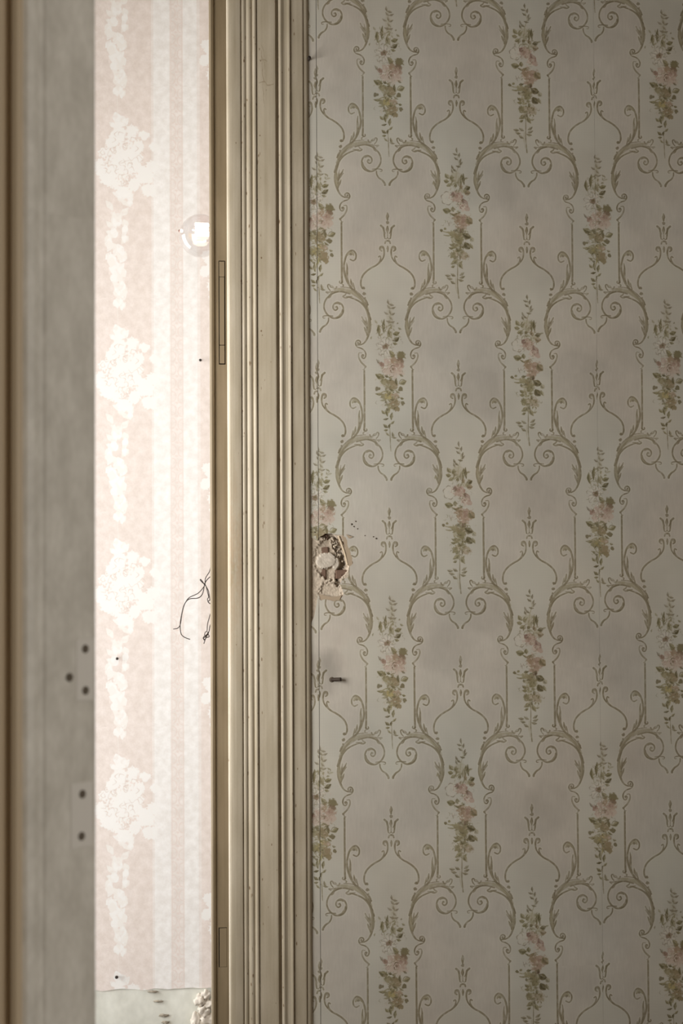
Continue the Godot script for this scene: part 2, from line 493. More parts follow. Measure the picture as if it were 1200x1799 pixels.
func bouquet_a() -> void:
	stroke([0, 148, 1.7, 163, 4, 172, 0.5, 182, -1, 190, -3, 208], 0.8, 1.1, 1.4, G2, 0.75)
	sprig([0, 147, 1.5, -3, 154, 0.3, 4.6, 156, 1.7, -1, 162, 0.6, 6.6, 166, 1.8, 7.8, 171, 2.2, 2.5, 175.5, 0.2, -7.5, 177.5, 1.1, -4, 182, 0.7, -8, 184, 1.2], GREYL.lerp(G1, 0.4), 6.2)
	blob(-3, 196, 9, 11, 0.2, G3, 0.55, 0.6)
	gain = 1.15
	leaf(-17, 193, 11, 6.5, 0.9, G2)
	leaf(-18.5, 201.5, 9, 6, 0.2, G1.lerp(G2, 0.5))
	leaf(-14, 208, 10, 6, -0.5, G2)
	leaf(-8.5, 196, 10, 6, 1.5, G1)
	blob(-2.6, 210, 2.8, 3.0, 0.3, GD, 0.85)
	leaf(8, 199, 19, 5.5, 1.62, G1)
	leaf(12, 198, 20, 5.0, 1.5, GD.lerp(G1, 0.3))
	leaf(3, 203, 14, 3.6, 1.7, G3)
	leaf(7.6, 211, 10, 5, 1.3, RUST.lerp(G1, 0.4))
	leaf(18, 213, 10, 7, -0.3, GD)
	leaf(18, 221, 11, 8, 0.2, RUST.lerp(G2, 0.4))
	blob(11, 219, 5, 4, 0, G3, 0.7)
	# white blossom
	for k in 6:
		var a := TAU * k / 6.0 + 0.3
		blob(-17 + cos(a) * 6.4, 232 + sin(a) * 7.4, 4.6, 3.8, a, WHITE, 0.42, 0.5)
		stroke([-17 + cos(a - 0.4) * 10, 232 + sin(a - 0.4) * 11, -17 + cos(a) * 11.5, 232 + sin(a) * 12, -17 + cos(a + 0.4) * 10, 232 + sin(a + 0.4) * 11], 0.6, 1.5, 0.6, GREYL, 0.75)
	stroke([-14, 218, -12, 226, -11, 234], 0.6, 1.6, 0.8, WHITE, 0.9)
	# first rose
	rose(0, 230, 11, PINKD, PINK, PINKL)
	blob(-7, 225.5, 4, 3.4, 0.4, PINKD.darkened(0.12), 0.85)
	leaf(14.5, 240, 18, 10, 1.0, PINKD)
	rose(10, 246, 7.5, PINKD, PINKL, WHITE)
	blob(17, 250, 5, 4, 0.5, PINK, 0.8)
	stroke([3, 241, 8, 248, 14, 253], 0.8, 2.0, 0.8, PINKL.lightened(0.2), 0.8)
	leaf(-18, 253, 14, 9, 0.15, G1)
	leaf(-6.5, 251.5, 9, 6.5, 1.35, G1.lerp(G2, 0.3))
	stroke([-13, 258, -6, 261.5, 0, 259.5, 5, 256.5], 1.2, 4.2, 1.6, GD.lerp(G1, 0.3), 0.85)
	scatter(10, -10, 12, 252, 264, [G2, PINKL, WHITE], 1.0, 2.2)
	# second rose, tan and pink
	rose(2, 268, 9, RUST.darkened(0.1), RUST, PINKL)
	rose(13, 271, 11, PINKD, PINK.lerp(RUST, 0.4), PINKL)
	leaf(22, 270.5, 14, 11, 0.9, G1.lerp(RUST, 0.35))
	blob(6, 282, 9, 7, 0.2, PINK.lerp(RUST, 0.45), 0.85, 0.4)
	stroke([-5, 276, 0, 280.5, 6, 280], 0.8, 2.2, 0.8, WHITE, 0.85)
	leaf(-14.5, 275, 8, 5, -1.2, WHITE)
	stroke([-17, 272, -15.5, 277, -14, 281], 0.6, 1.0, 0.6, GREYL, 0.8)
	leaf(7, 289, 10, 7, -0.9, RUST.darkened(0.2))
	# trailing greens
	stroke([-27, 290, -20, 292, -12, 293, -4, 299], 1.0, 2.4, 3.0, G2, 0.85)
	blob(-28, 288.5, 2.6, 2.4, 0, GD, 0.85)
	blob(-21.5, 286, 2.2, 2.0, 0, G1, 0.85)
	stroke([-24, 297, -17, 298, -9, 297], 0.8, 2.4, 1.6, G1, 0.8)
	blob(-8, 294, 7, 5, 0.2, G2, 0.85)
	blob(3, 305, 8, 10, 0.1, G1, 0.9, 0.4)
	blob(1, 297, 7, 6, 0, RUST.lerp(G1, 0.6), 0.75, 0.5)
	leaf(17, 297.5, 17, 10, 0.45, GD)
	leaf(26, 304, 8, 7, 0.9, G3)
	leaf(17.5, 315, 14, 10, 0.9, GD)
	leaf(25, 316, 11, 5, 1.1, G2)
	blob(-8, 304, 4, 4, 0, G3, 0.8)
	leaf(-10, 314, 8, 3.6, 0.3, G1)
	leaf(-10.5, 319.5, 9, 4.4, 0.1, G1)
	scatter(22, -12, 8, 306, 334, [G2, G3, G1, G2], 1.8, 3.6, 0.75)
	blob(-7.5, 332, 5, 6, 0.3, G1, 0.85)
	blob(0, 331, 3.6, 3.6, 0, PINKL.lerp(G3, 0.5), 0.85)
	blob(11, 333, 8.5, 7.5, 0.4, PINK.lerp(G2, 0.6), 0.8, 0.4)
	scatter(9, 2, 20, 327, 342, [RUST.darkened(0.15), G1, G3], 1.0, 2.2, 0.8)
	leaf(-6, 344, 14, 7, -0.6, G2)
	leaf(-8, 352, 7, 4, -0.4, G1)
	leaf(6, 350, 14, 6.5, 1.1, G2)
	stroke([0, 338, 0, 362, -0.3, 383, 0.8, 398, 1.8, 408], 0.8, 1.7, 1.8, G1.lerp(GREYL, 0.5), 0.85)
	stroke([-3, 372, -3.6, 385, -1, 400], 0.6, 1.2, 0.6, G3, 0.75)
	sprig([-17, 368, 0.1, -14, 373.4, 0.2, -7.6, 367, 0.5, 7.6, 365, -0.6, 8, 370.6, -0.3, 5.8, 376, 0.2, -8.4, 380, 0.6], G2.lerp(GREYL, 0.4), 7.2)

func bouquet_b() -> void:
	stroke([1, 157, 3, 172, 4, 186, 6, 204], 0.8, 1.2, 1.4, G3, 0.7)
	sprig([0.6, 157, 1.4, 6, 161.5, 0.3, 9, 167, -0.3, 2, 166, 0.8, -3, 176.5, 0.5, 4, 175, 1.2, 8, 178, -0.4, 5, 185, 0.8, 1, 191, 0.2, 7, 192, -0.2], GREYL.lerp(G3, 0.4), 6.6)
	blob(3, 182, 5, 22, 0.05, G3, 0.3, 0.9)
	leaf(-15.6, 207, 20, 7, 1.5, G1)
	leaf(-7.4, 199, 24, 6, 1.62, GD.lerp(G1, 0.5))
	stroke([-14, 214, -11.5, 226], 0.6, 0.9, 0.6, G1, 0.8)
	leaf(3.6, 213, 16, 9, 1.2, G2)
	leaf(14, 211.5, 12, 8, -0.25, G1)
	leaf(13.4, 222, 13, 8, -0.5, GD)
	leaf(12, 229.5, 8, 5, 0.3, G1)
	# white daisy with a dark eye
	for k in 11:
		var a := TAU * k / 11.0
		leaf(-4.5 + cos(a) * 9.5, 236 + sin(a) * 10.5, 12, 5.4, a, WHITE, 0.75)
		if k % 2 == 0 and cos(a) < 0.5:
			stroke([-4.5 + cos(a - 0.2) * 15, 236 + sin(a - 0.2) * 16, -4.5 + cos(a) * 17, 236 + sin(a) * 18, -4.5 + cos(a + 0.2) * 15, 236 + sin(a + 0.2) * 16], 0.5, 1.1, 0.5, GREYL, 0.7)
	blob(-4.4, 235, 5.4, 4.6, 0.1, PINKD.lerp(GD, 0.4), 0.9, 0.35)
	blob(-4.0, 234, 2.2, 1.8, 0, GD, 0.8)
	leaf(7, 247, 12, 8, 0.7, G2)
	leaf(8, 251, 9, 6, -0.4, G1)
	blob(22, 251, 7.5, 7, 0.3, GD.lerp(G1, 0.4), 0.9, 0.35)
	blob(20.5, 260, 7, 5, 0.2, RUST.darkened(0.16), 0.9, 0.4)
	leaf(-17, 262, 12, 4, 0.9, GREYL, 0.6)
	# roses
	rose(1, 263, 9, PINK, PINKL, WHITE)
	blob(-11, 267, 4.8, 4.6, 0.3, PINKD, 0.9, 0.4)
	blob(8, 259, 4, 7, 0.3, RUST, 0.8, 0.4)
	rose(17, 268, 9.5, PINKD, PINK.lerp(RUST, 0.3), PINKL)
	rose(9.5, 275, 8.5, RUST.darkened(0.2), PINK, WHITE)
	rose(-4, 277, 8, PINK, PINKL, WHITE)
	rose(21, 279, 7, PINK, PINKL, PINKL)
	blob(10, 285, 8, 6, 0, PINKL, 0.7, 0.5)
	leaf(-14.5, 286.5, 17, 10, 0.35, G1)
	leaf(-3, 287, 7, 4.5, 0.4, GD)
	blob(-7, 296.5, 7, 6, 0.3, G2, 0.85)
	blob(6, 302, 10, 9, 0.2, RUST.lerp(G1, 0.55), 0.9, 0.4)
	leaf(14, 296.5, 12, 5, 1.5, GD)
	leaf(25, 297.5, 14, 8, -0.4, G2)
	stroke([18, 300, 22, 293.5, 29, 294.5, 30, 298], 0.7, 1.6, 0.7, GD, 0.75)
	blob(21, 309, 4.6, 4.2, 0.6, GD, 0.85)
	leaf(16, 314, 9, 4, 0.6, G1)
	blob(-20.5, 309.5, 3.0, 3.4, 0, GD.lerp(GREYL, 0.3), 0.85)
	blob(-15.5, 308.6, 1.8, 2.4, 0, GD, 0.8)
	leaf(-16, 318, 14, 5, 0.05, G1)
	stroke([-18, 320, -8, 314, 0, 316, 4, 324], 1.2, 3.0, 3.0, G2, 0.85)
	blob(-7, 322, 7, 6, 0.6, G1.lerp(G2, 0.4), 0.85)
	blob(2, 322, 8, 8, 0.3, Color8(182, 168, 118), 0.8, 0.5)
	blob(11, 321, 7, 5, 0.2, RUST.lerp(PINKL, 0.3), 0.75)
	scatter(14, -4, 18, 314, 334, [GD, G1, PINKL, G2], 1.0, 2.4, 0.75)
	blob(9.6, 336, 9.4, 9, 0.3, RUST.lerp(G1, 0.5), 0.92, 0.35)
	blob(14, 344, 5.6, 4.4, 0.3, RUST.lerp(G1, 0.6), 0.9)
	leaf(23.5, 325.5, 6, 4, 0.3, G1)
	blob(24.8, 334, 3.2, 3.6, 0, GD, 0.8)
	leaf(-2.4, 350, 15, 6, 1.5, G1)
	leaf(2, 344, 14, 4, 1.7, Color8(178, 168, 118))
	leaf(5.5, 357, 13, 6, 1.7, G1)
	leaf(-8.8, 350, 9, 5, 0.8, G2)
	leaf(-5, 361.6, 9, 4, -0.2, GD)
	leaf(6.4, 368, 9, 4, -0.7, G2)
	leaf(-5, 374, 10, 5.5, 0.6, G1.lerp(GREYL, 0.3))
	leaf(1.6, 374, 8, 4, 1.8, GD)
	leaf(-5, 381, 7, 4, -0.1, G1)
	leaf(-2, 388, 9, 3.6, 0.8, G2)
	leaf(8, 390, 11, 4.6, 1.2, G2.lerp(GREYL, 0.4))
	leaf(9, 394, 9, 3.4, 0.2, G2.lerp(GREYL, 0.4))
	stroke([1.6, 372, 2.4, 392, 3, 410, 3.6, 418], 0.8, 1.6, 1.2, G1.lerp(GREYL, 0.5), 0.85)

# small dark and pale touches of the printer's last blocks over the flowers
func touch_up() -> void:
	for k in 46:
		var v := rng.randf_range(284, 350)
		var u := rng.randfn(1.0, 8.0 - (v - 284) * 0.045)
		leaf(u, v, rng.randf_range(5, 9), rng.randf_range(2.6, 4.6), rng.randf_range(-0.4, 3.5), [G1, G2, G3, GD, G2][k % 5], 0.55)
	for k in 26:
		leaf(rng.randfn(0.0, 10.0), rng.randf_range(190, 222), rng.randf_range(5, 8), rng.randf_range(2.4, 4.0), rng.randf_range(0.2, 2.9), [G2, G3, G1][k % 3], 0.5)
	for k in 170:
		var v := 192.0 + 150.0 * rng.randf()
		var w := 21.0 - absf(v - 262.0) * 0.06
		var u := rng.randfn(1.0, w * 0.55)
		if absf(u) > 28.0: continue
		var col: Color = [GD, WHITE, G1, PINKL, GD, G3, GREYL][k % 7]
		var a := rng.randf() * TAU
		var n := rng.randf_range(1.5, 4.0)
		stroke([u, v, u + cos(a) * n, v + sin(a) * n, u + cos(a + 0.8) * n * 1.8, v + sin(a + 0.8) * n * 1.8], 0.5, rng.randf_range(0.7, 1.3), 0.4, col, rng.randf_range(0.35, 0.75), 1.0, 0.7)

func wallpaper_texture() -> ImageTexture:
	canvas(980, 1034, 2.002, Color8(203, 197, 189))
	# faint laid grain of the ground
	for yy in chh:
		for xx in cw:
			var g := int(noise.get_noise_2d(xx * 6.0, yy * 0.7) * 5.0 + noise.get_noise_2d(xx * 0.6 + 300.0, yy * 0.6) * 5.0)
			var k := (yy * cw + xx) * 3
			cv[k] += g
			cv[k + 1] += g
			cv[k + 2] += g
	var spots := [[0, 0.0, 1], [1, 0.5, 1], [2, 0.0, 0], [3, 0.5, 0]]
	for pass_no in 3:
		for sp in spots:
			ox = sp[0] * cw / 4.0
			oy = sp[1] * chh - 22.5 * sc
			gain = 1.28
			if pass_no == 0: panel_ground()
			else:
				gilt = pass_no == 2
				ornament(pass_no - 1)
				gilt = false
			gain = 1.0
	for sp in spots:
		ox = sp[0] * cw / 4.0
		oy = sp[1] * chh - 22.5 * sc
		if sp[2] == 1: bouquet_b()
		else: bouquet_a()
		gain = 1.0
		touch_up()
	return finish()

# ---------------------------------------------------------------- the pink paper of the far room
func pink_texture() -> ImageTexture:
	# one repeat, 276 mm wide and 562 mm high
	canvas(774, 788, 1.402, Color8(231, 220, 213))
	for yy in chh:
		for xx in cw:
			var k := (yy * cw + xx) * 3
			var g := noise.get_noise_2d(xx * 1.2, yy * 1.2) * 9.0 + noise.get_noise_2d(xx * 5.0 + 90.0, yy * 5.0) * 4.0
			var u := fmod(xx / sc, 276.0)
			var r := 0.0
			# two pale ribbons with a braid between
			if (u > 118 and u < 160) or (u > 196 and u < 232): r = 1.0
			elif u >= 160 and u <= 196: r = 0.35
			elif (u > 232 and u < 240) or (u > 112 and u < 118): r = 0.5
			cv[k] = clampi(int(lerpf(cv[k], 240, r) + g), 0, 255)
			cv[k + 1] = clampi(int(lerpf(cv[k + 1], 237, r) + g * 1.15), 0, 255)
			cv[k + 2] = clampi(int(lerpf(cv[k + 2], 234, r) + g * 1.3), 0, 255)
	ox = 0.0
	oy = 0.0
	var braid := Color8(228, 212, 204)
	for col in 2:
		ox = col * 276.0 * sc
		for k in 16:
			var v := k * 562.0 / 16.0
			stroke([165, v, 172, v + 3, 176, v + 12, 172, v + 24, 165, v + 27], 2.0, 3.0, 2.0, braid, 0.6)
			stroke([191, v + 4, 184, v + 8, 181, v + 17, 184, v + 28, 191, v + 31], 2.0, 3.0, 2.0, braid, 0.6)
			blob(178, v + 30, 4, 3, 0.3, braid, 0.6)
		stroke([164, 0, 164, 281, 164, 562], 1.6, 1.6, 1.6, braid, 0.6)
		stroke([193, 0, 193, 281, 193, 562], 1.6, 1.6, 1.6, braid, 0.6)
	# swags of white blossom: one in each column, half a repeat apart
	var white := Color8(243, 241, 238)
	var cream := Color8(240, 236, 231)
	var line := Color8(212, 196, 186)
	ox = 0.0
	swag(36, 180, white, cream, line)
	swag(312, 461, white, cream, line)
	return finish()

func petal(u: float, v: float, length: float, wide: float, ang: float, c: Color) -> void:
	var d := Vector2(cos(ang), sin(ang)) * length * 0.5
	stroke([u - d.x, v - d.y, u + d.y * 0.1, v - d.x * 0.1, u + d.x, v + d.y], 1.0, wide, 0.6, c, 0.92)

func swag(u: float, v: float, white: Color, cream: Color, line: Color) -> void:
	stroke([u - 14, v - 180, u - 10, v - 90, u, v], 1.5, 2, 3, cream, 0.6)
	for k in 84:
		var f := rng.randf()
		var vv := v + 104 + f * 300
		var wdt := 32.0 * (1.0 - f * 0.66)
		petal(u - 12 + rng.randf_range(-wdt, wdt) + sin(f * 9) * 6, vv, rng.randf_range(18, 34), rng.randf_range(12, 20), rng.randf_range(0.5, 2.6), [white, cream][k % 2])
	for k in 14:
		petal(u - 12 + rng.randf_range(-14, 18), v - 96 + k * 4.0, rng.randf_range(18, 32), rng.randf_range(13, 22), rng.randf_range(0.6, 2.5), white)
	blob(u - 2, v + 18, 40, 58, 0.2, white, 0.95, 0.2, 0.4)
	for k in 34:
		var a := rng.randf() * TAU
		var r := sqrt(rng.randf())
		blob(u + cos(a) * r * 62, v + 20 + sin(a) * r * 84, rng.randf_range(11, 22), rng.randf_range(10, 18), rng.randf() * PI, white, 0.95, 0.12, 0.2)
	for k in 46:
		var a := rng.randf() * TAU
		var r := sqrt(rng.randf())
		var p := Vector2(u + cos(a) * r * 54, v + 20 + sin(a) * r * 74)
		var b := rng.randf() * TAU
		stroke([p.x, p.y, p.x + cos(b) * 9, p.y + sin(b) * 9, p.x + cos(b + 0.9) * 15, p.y + sin(b + 0.9) * 15], 0.8, 2.2, 0.8, line, 0.6)
	for q in [[70, 96, 20, 17], [78, 34, 17, 16], [66, 62, 16, 18], [-34, 70, 20, 16], [58, -50, 14, 12], [84, -18, 14, 12], [26, -62, 17, 14]]:
		blob(u + q[0], v + q[1], q[2], q[3], 0.4, white, 0.95, 0.12, 0.2)

# ---------------------------------------------------------------- old gloss paint on the door case
func paint_texture() -> ImageTexture:
	canvas(352, 1900, 1.0, Color8(194, 183, 164))
	for yy in chh:
		for xx in cw:
			var k := (yy * cw + xx) * 3
			var g := noise.get_noise_2d(xx * 3.0, yy * 0.12) * 9.0 + noise.get_noise_2d(xx * 0.8 + 50.0, yy * 0.35) * 12.0 + noise.get_noise_2d(xx * 7.0, yy * 7.0) * 2.5
			cv[k] = clampi(int(cv[k] + g), 0, 255)
			cv[k + 1] = clampi(int(cv[k + 1] + g * 1.05), 0, 255)
			cv[k + 2] = clampi(int(cv[k + 2] + g * 1.2), 0, 255)
	ox = 0.0
	oy = 0.0
	var dirt := Color8(112, 88, 62)
	# specks gather along the quirks of the moulding
	for k in 150:
		var lines := [114, 128, 142, 168, 182, 246, 287, 300]
		var x: float = lines[rng.randi() % 8] + rng.randfn(0.0, 3.0)
		blob(x, rng.randf() * 1900, rng.randf_range(0.8, 2.4), rng.randf_range(0.8, 3.4), 0, dirt, rng.randf_range(0.4, 0.9), 0.5, 0.4)
	for k in 40:
		blob(rng.randf_range(60, 340), rng.randf() * 1900, rng.randf_range(0.6, 1.6), rng.randf_range(0.6, 1.8), 0, dirt, rng.randf_range(0.3, 0.8), 0.5, 0.4)
	for k in 70:
		var lines := [113, 166, 247, 285]
		var x: float = lines[rng.randi() % 4] + rng.randfn(0.0, 1.5)
		var y := rng.randf() * 1900
		stroke([x, y, x + rng.randfn(0, 1), y + 8, x, y + rng.randf_range(12, 40)], 0.6, 1.6, 0.6, Color8(236, 224, 200), 0.5)
	# scratches on the flat near the top
	for k in 9:
		var y := 90.0 + k * 11.0
		stroke([184 + k, y, 188 + rng.randf_range(-4, 8), y + 10, 192 + rng.randf_range(-6, 4), y + 22], 0.6, 1.2, 0.5, dirt, 0.35)
	stroke([176, 158, 196, 156, 206, 162, 228, 160], 0.8, 1.2, 0.6, dirt, 0.5)
	stroke([178, 118, 196, 117, 205, 120], 0.6, 1.0, 0.6, dirt, 0.45)
	# handled, dirty stretch beside the latch
	for k in 30:
		blob(rng.randf_range(62, 106), 1000 + rng.randfn(0, 60), rng.randf_range(6, 16), rng.randf_range(20, 60), 0, Color8(176, 140, 104), 0.06, 0.9, 0.3)
	return finish()

func smudge_texture(w: int, h: int, c: Color, amount: float, seed_off: float) -> ImageTexture:
	canvas(w, h, 1.0, c)
	for yy in h:
		for xx in w:
			var k := (yy * w + xx) * 3
			var g := (noise.get_noise_2d(xx * 1.1 + seed_off, yy * 0.7) * 0.7 + noise.get_noise_2d(xx * 4.0 + seed_off, yy * 3.0) * 0.4) * amount
			cv[k] = clampi(int(cv[k] + g), 0, 255)
			cv[k + 1] = clampi(int(cv[k + 1] + g * 1.02), 0, 255)
			cv[k + 2] = clampi(int(cv[k + 2] + g * 1.05), 0, 255)
	return finish()

# ---------------------------------------------------------------- build
func _ready() -> void:
	rng.seed = 20240611
	noise.seed = 11
	noise.frequency = 0.02
	noise.fractal_octaves = 3
	look = Basis.from_euler(Vector3(deg_to_rad(1.806), deg_to_rad(-3.985), deg_to_rad(-0.294)))

	# camera
	var cam := Camera3D.new()
	cam.name = "camera"
	add_child(cam)
	cam.transform = Transform3D(look, EYE)
	var lens := CameraAttributesPhysical.new()
	lens.frustum_focal_length = 50.0
	lens.frustum_focus_distance = 3.0
	lens.exposure_aperture = 12.5
	cam.attributes = lens
	cam.projection = Camera3D.PROJECTION_FRUSTUM
	cam.near = 0.1
	cam.far = 60.0
	cam.size = 2.0 * 0.1 * 899.5 / 3000.0
	cam.current = true

	# sky and exposure
	var env := Environment.new()
	env.background_mode = Environment.BG_COLOR
	env.background_color = Color(0.75, 0.8, 0.85)
	env.background_energy_multiplier = 0.3
	env.tonemap_mode = Environment.TONE_MAPPER_LINEAR
	env.tonemap_exposure = 1.0
	env.sdfgi_enabled = true
	env.ssao_enabled = true
	env.ssil_enabled = true
	var we := WorldEnvironment.new()
	we.name = "world_environment"
	we.environment = env
	add_child(we)

	# light: the hall's window on the left, then two added, unseen fills: a dim one at right, a bright one in the far room
	window_light("window_1", Vector3(-0.895, 1.61, 0.66), Vector3(1, 0, 0), Vector2(0.62, 0.95), Color(1.0, 0.985, 0.952), 2.68, "tall window in the left wall of the passage, with daylight behind")
	window_light("window_2", Vector3(1.595, 1.62, 3.72), Vector3(-1, 0, 0), Vector2(0.6, 0.9), Color(1.0, 0.985, 0.955), 3.5, "small added fill window, unseen, in the right wall of the near room")  # added as soft fill for the near jamb and casing
	window_light("window_3", Vector3(-1.795, 1.25, -0.85), Vector3(1, 0, 0), Vector2(0.9, 2.1), Color(0.99, 0.995, 1.0), 5.9, "bright added window, unseen, lighting the pink room evenly from its left wall")  # added to even out the light on the pink wall

	materials()
	shell()
	papered_wall()
	far_wall()
	door_case()
	near_door()
	damage()
	small_things()

func window_light(called: String, c: Vector3, n: Vector3, size: Vector2, col: Color, energy: float, label: String) -> void:
	var o := base(called, c)
	o.look_at_from_position(c, c + n, Vector3.UP)
	tag(o, label, "window", "structure")
	var w := size.x / 2
	var h := size.y / 2
	var frame_m := paint(Color8(206, 198, 184), 0.5)
	var st := mb()
	box(st, Vector3(-w - 0.07, -h - 0.07, -0.02), Vector3(-w, h + 0.07, 0.06), 0.004)
	box(st, Vector3(w, -h - 0.07, -0.02), Vector3(w + 0.07, h + 0.07, 0.06), 0.004)
	box(st, Vector3(-w, h, -0.02), Vector3(w, h + 0.07, 0.06), 0.004)
	box(st, Vector3(-w, -h - 0.07, -0.02), Vector3(w, -h, 0.06), 0.004)
	build("window_frame", st, frame_m, o)
	var gm := StandardMaterial3D.new()
	gm.albedo_color = Color(0.8, 0.85, 0.9)
	gm.roughness = 0.3
	gm.emission_enabled = true
	gm.emission = col
	gm.emission_energy_multiplier = 1.0
	for sx in [0, 1]:
		for sy in [0, 1]:
			boxm("window_pane", Vector3(lerpf(-w, w, sx * 0.5) + 0.012, lerpf(-h, h, sy * 0.5) + 0.012, 0.03), Vector3(lerpf(-w, w, sx * 0.5 + 0.5) - 0.012, lerpf(-h, h, sy * 0.5 + 0.5) - 0.012, 0.036), gm, o)
	var sb := mb()
	box(sb, Vector3(-0.014, -h, 0.0), Vector3(0.014, h, 0.045), 0.003)
	box(sb, Vector3(-w, -0.014, 0.0), Vector3(w, 0.014, 0.045), 0.003)
	build("glazing_bar", sb, frame_m, o)
	var l := AreaLight3D.new()
	l.name = called + "_daylight"
	l.area_size = size
	l.light_color = col
	l.light_energy = energy
	l.shadow_enabled = true
	l.area_range = 12.0
	l.area_attenuation = 2.0
	l.area_normalize_energy = true
	o.add_child(l, true)
	l.position = Vector3(0, 0, -0.03)

func materials() -> void:
	var p := StandardMaterial3D.new()
	p.albedo_texture = wallpaper_texture()
	p.vertex_color_use_as_albedo = true
	p.roughness = 0.82
	p.specular_mode = BaseMaterial3D.SPECULAR_SCHLICK_GGX
	p.metallic_specular = 0.3
	M.paper = p
	var k := StandardMaterial3D.new()
	k.albedo_texture = pink_texture()
	k.roughness = 0.9
	M.pink = k
	var c := StandardMaterial3D.new()
	c.albedo_texture = paint_texture()
	c.roughness = 0.42
	M.casing = c
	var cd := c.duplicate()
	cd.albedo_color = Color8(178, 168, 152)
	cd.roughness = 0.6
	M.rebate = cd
	var j := StandardMaterial3D.new()
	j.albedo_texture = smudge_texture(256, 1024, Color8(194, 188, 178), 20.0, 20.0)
	j.roughness = 0.55
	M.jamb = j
	var jp := j.duplicate()
	jp.albedo_texture = null
	jp.albedo_color = Color8(204, 198, 190)
	M.jamb_plate = jp
	M.brown = paint(Color8(186, 166, 138), 0.5)
	var pl := StandardMaterial3D.new()
	pl.albedo_texture = smudge_texture(512, 512, Color8(206, 196, 184), 30.0, 70.0)
	pl.roughness = 0.95
	pl.uv1_triplanar = true
	pl.uv1_scale = Vector3(4, 4, 4)
	M.plaster = pl
	var bare := StandardMaterial3D.new()
	bare.vertex_color_use_as_albedo = true
	bare.albedo_texture = pl.albedo_texture
	bare.uv1_triplanar = true
	bare.uv1_scale = Vector3(9, 9, 9)
	bare.roughness = 0.95
	M.bare = bare
	M.wood = paint(Color8(122, 98, 84), 0.9)
	M.filler = paint(Color8(224, 218, 204), 0.9)
	M.black = paint(Color8(46, 36, 30), 0.8)
	M.hole_shade_dust = paint(Color8(92, 82, 70), 0.9)  # dark tone for the shade in screw holes, and for dusty crumbs
	M.wire = paint(Color8(52, 40, 34), 0.5)
	M.floor = paint(Color8(104, 92, 78), 0.6)
	M.plain = paint(Color8(126, 116, 101), 0.9)
	M.light_wall = paint(Color8(226, 223, 220), 0.95)
	M.torn = paint(Color8(206, 188, 164), 0.95)
	M.tan = paint(Color8(182, 164, 143), 0.95)

func struct_box(called: String, lo: Vector3, hi: Vector3, mat: Material, label: String, category: String) -> void:
	var o := boxm(called, lo, hi, mat)
	tag(o, label, category, "structure")

func shell() -> void:
	struct_box("floor", Vector3(-2.0, -0.12, -1.7), Vector3(1.8, 0.0, 4.4), M.floor, "worn brown board floor running through the rooms", "floor")
	struct_box("ceiling", Vector3(-2.0, 3.25, -1.7), Vector3(1.8, 3.37, 4.4), M.plain, "plain pale ceiling over the rooms", "ceiling")
	# passage
	var l := base("wall_left")
	tag(l, "plain pale left wall of the passage", "wall", "structure")
	boxm("wall_panel", Vector3(-1.06, 0, -0.17), Vector3(-0.9, 3.25, 1.70), M.plain, l)
	struct_box("wall_right", Vector3(1.3, 0, -0.17), Vector3(1.46, 3.25, 1.70), M.plain, "plain pale right wall of the passage", "wall")
	# near room
	var n := base("wall_near")
	tag(n, "thick wall of the near doorway, close to the camera", "wall", "structure")
	boxm("wall_panel", Vector3(-1.86, 0, 1.70), Vector3(-0.15, 3.25, 1.99), M.plain, n)
	boxm("wall_panel", Vector3(0.78, 0, 1.70), Vector3(1.76, 3.25, 1.99), M.plain, n)
	boxm("wall_panel", Vector3(-0.15, 2.35, 1.70), Vector3(0.78, 3.25, 1.99), M.plain, n)
	struct_box("wall_behind", Vector3(-1.86, 0, 4.2), Vector3(1.76, 3.25, 4.36), M.plain, "plain wall behind the camera in the near room", "wall")
	struct_box("wall_near_left", Vector3(-1.86, 0, 1.99), Vector3(-1.7, 3.25, 4.2), M.plain, "plain left wall of the near room", "wall")
	struct_box("wall_near_right", Vector3(1.6, 0, 1.99), Vector3(1.76, 3.25, 4.2), M.plain, "plain right wall of the near room", "wall")
	# pink room
	struct_box("wall_far_left", Vector3(-1.96, 0, -1.5), Vector3(-1.8, 3.25, -0.17), M.light_wall, "pale left wall of the pink room", "wall")
	struct_box("wall_far_right", Vector3(0.9, 0, -1.5), Vector3(1.06, 3.25, -0.17), M.light_wall, "pale right wall of the pink room", "wall")

# paper sheet as a grid with its true stains as vertex colours and a hole cut in it
func stain(x: float, y: float) -> Color:
	var a := noise.get_noise_2d(x * 260.0, y * 260.0)
	var b := noise.get_noise_2d(x * 700.0 + 500.0, y * 700.0)
	var g := noise.get_noise_2d(x * 160.0 - 900.0, y * 160.0)
	var v := 0.96 + a * 0.10 + b * 0.035
	for s in stains:
		var d := Vector2((x - s[0]) / s[2], (y - s[1]) / s[3]).length()
		v *= 1.0 - 1.3 * s[4] * smoothstep(1.15, 0.7, d + b * 0.25)
	v = clampf(v, 0.2, 1.0)
	var c := Color(v * (1.0 + g * 0.03), v, v * (1.0 - g * 0.02))
	return c

var stains := []
var hole := PackedVector2Array()

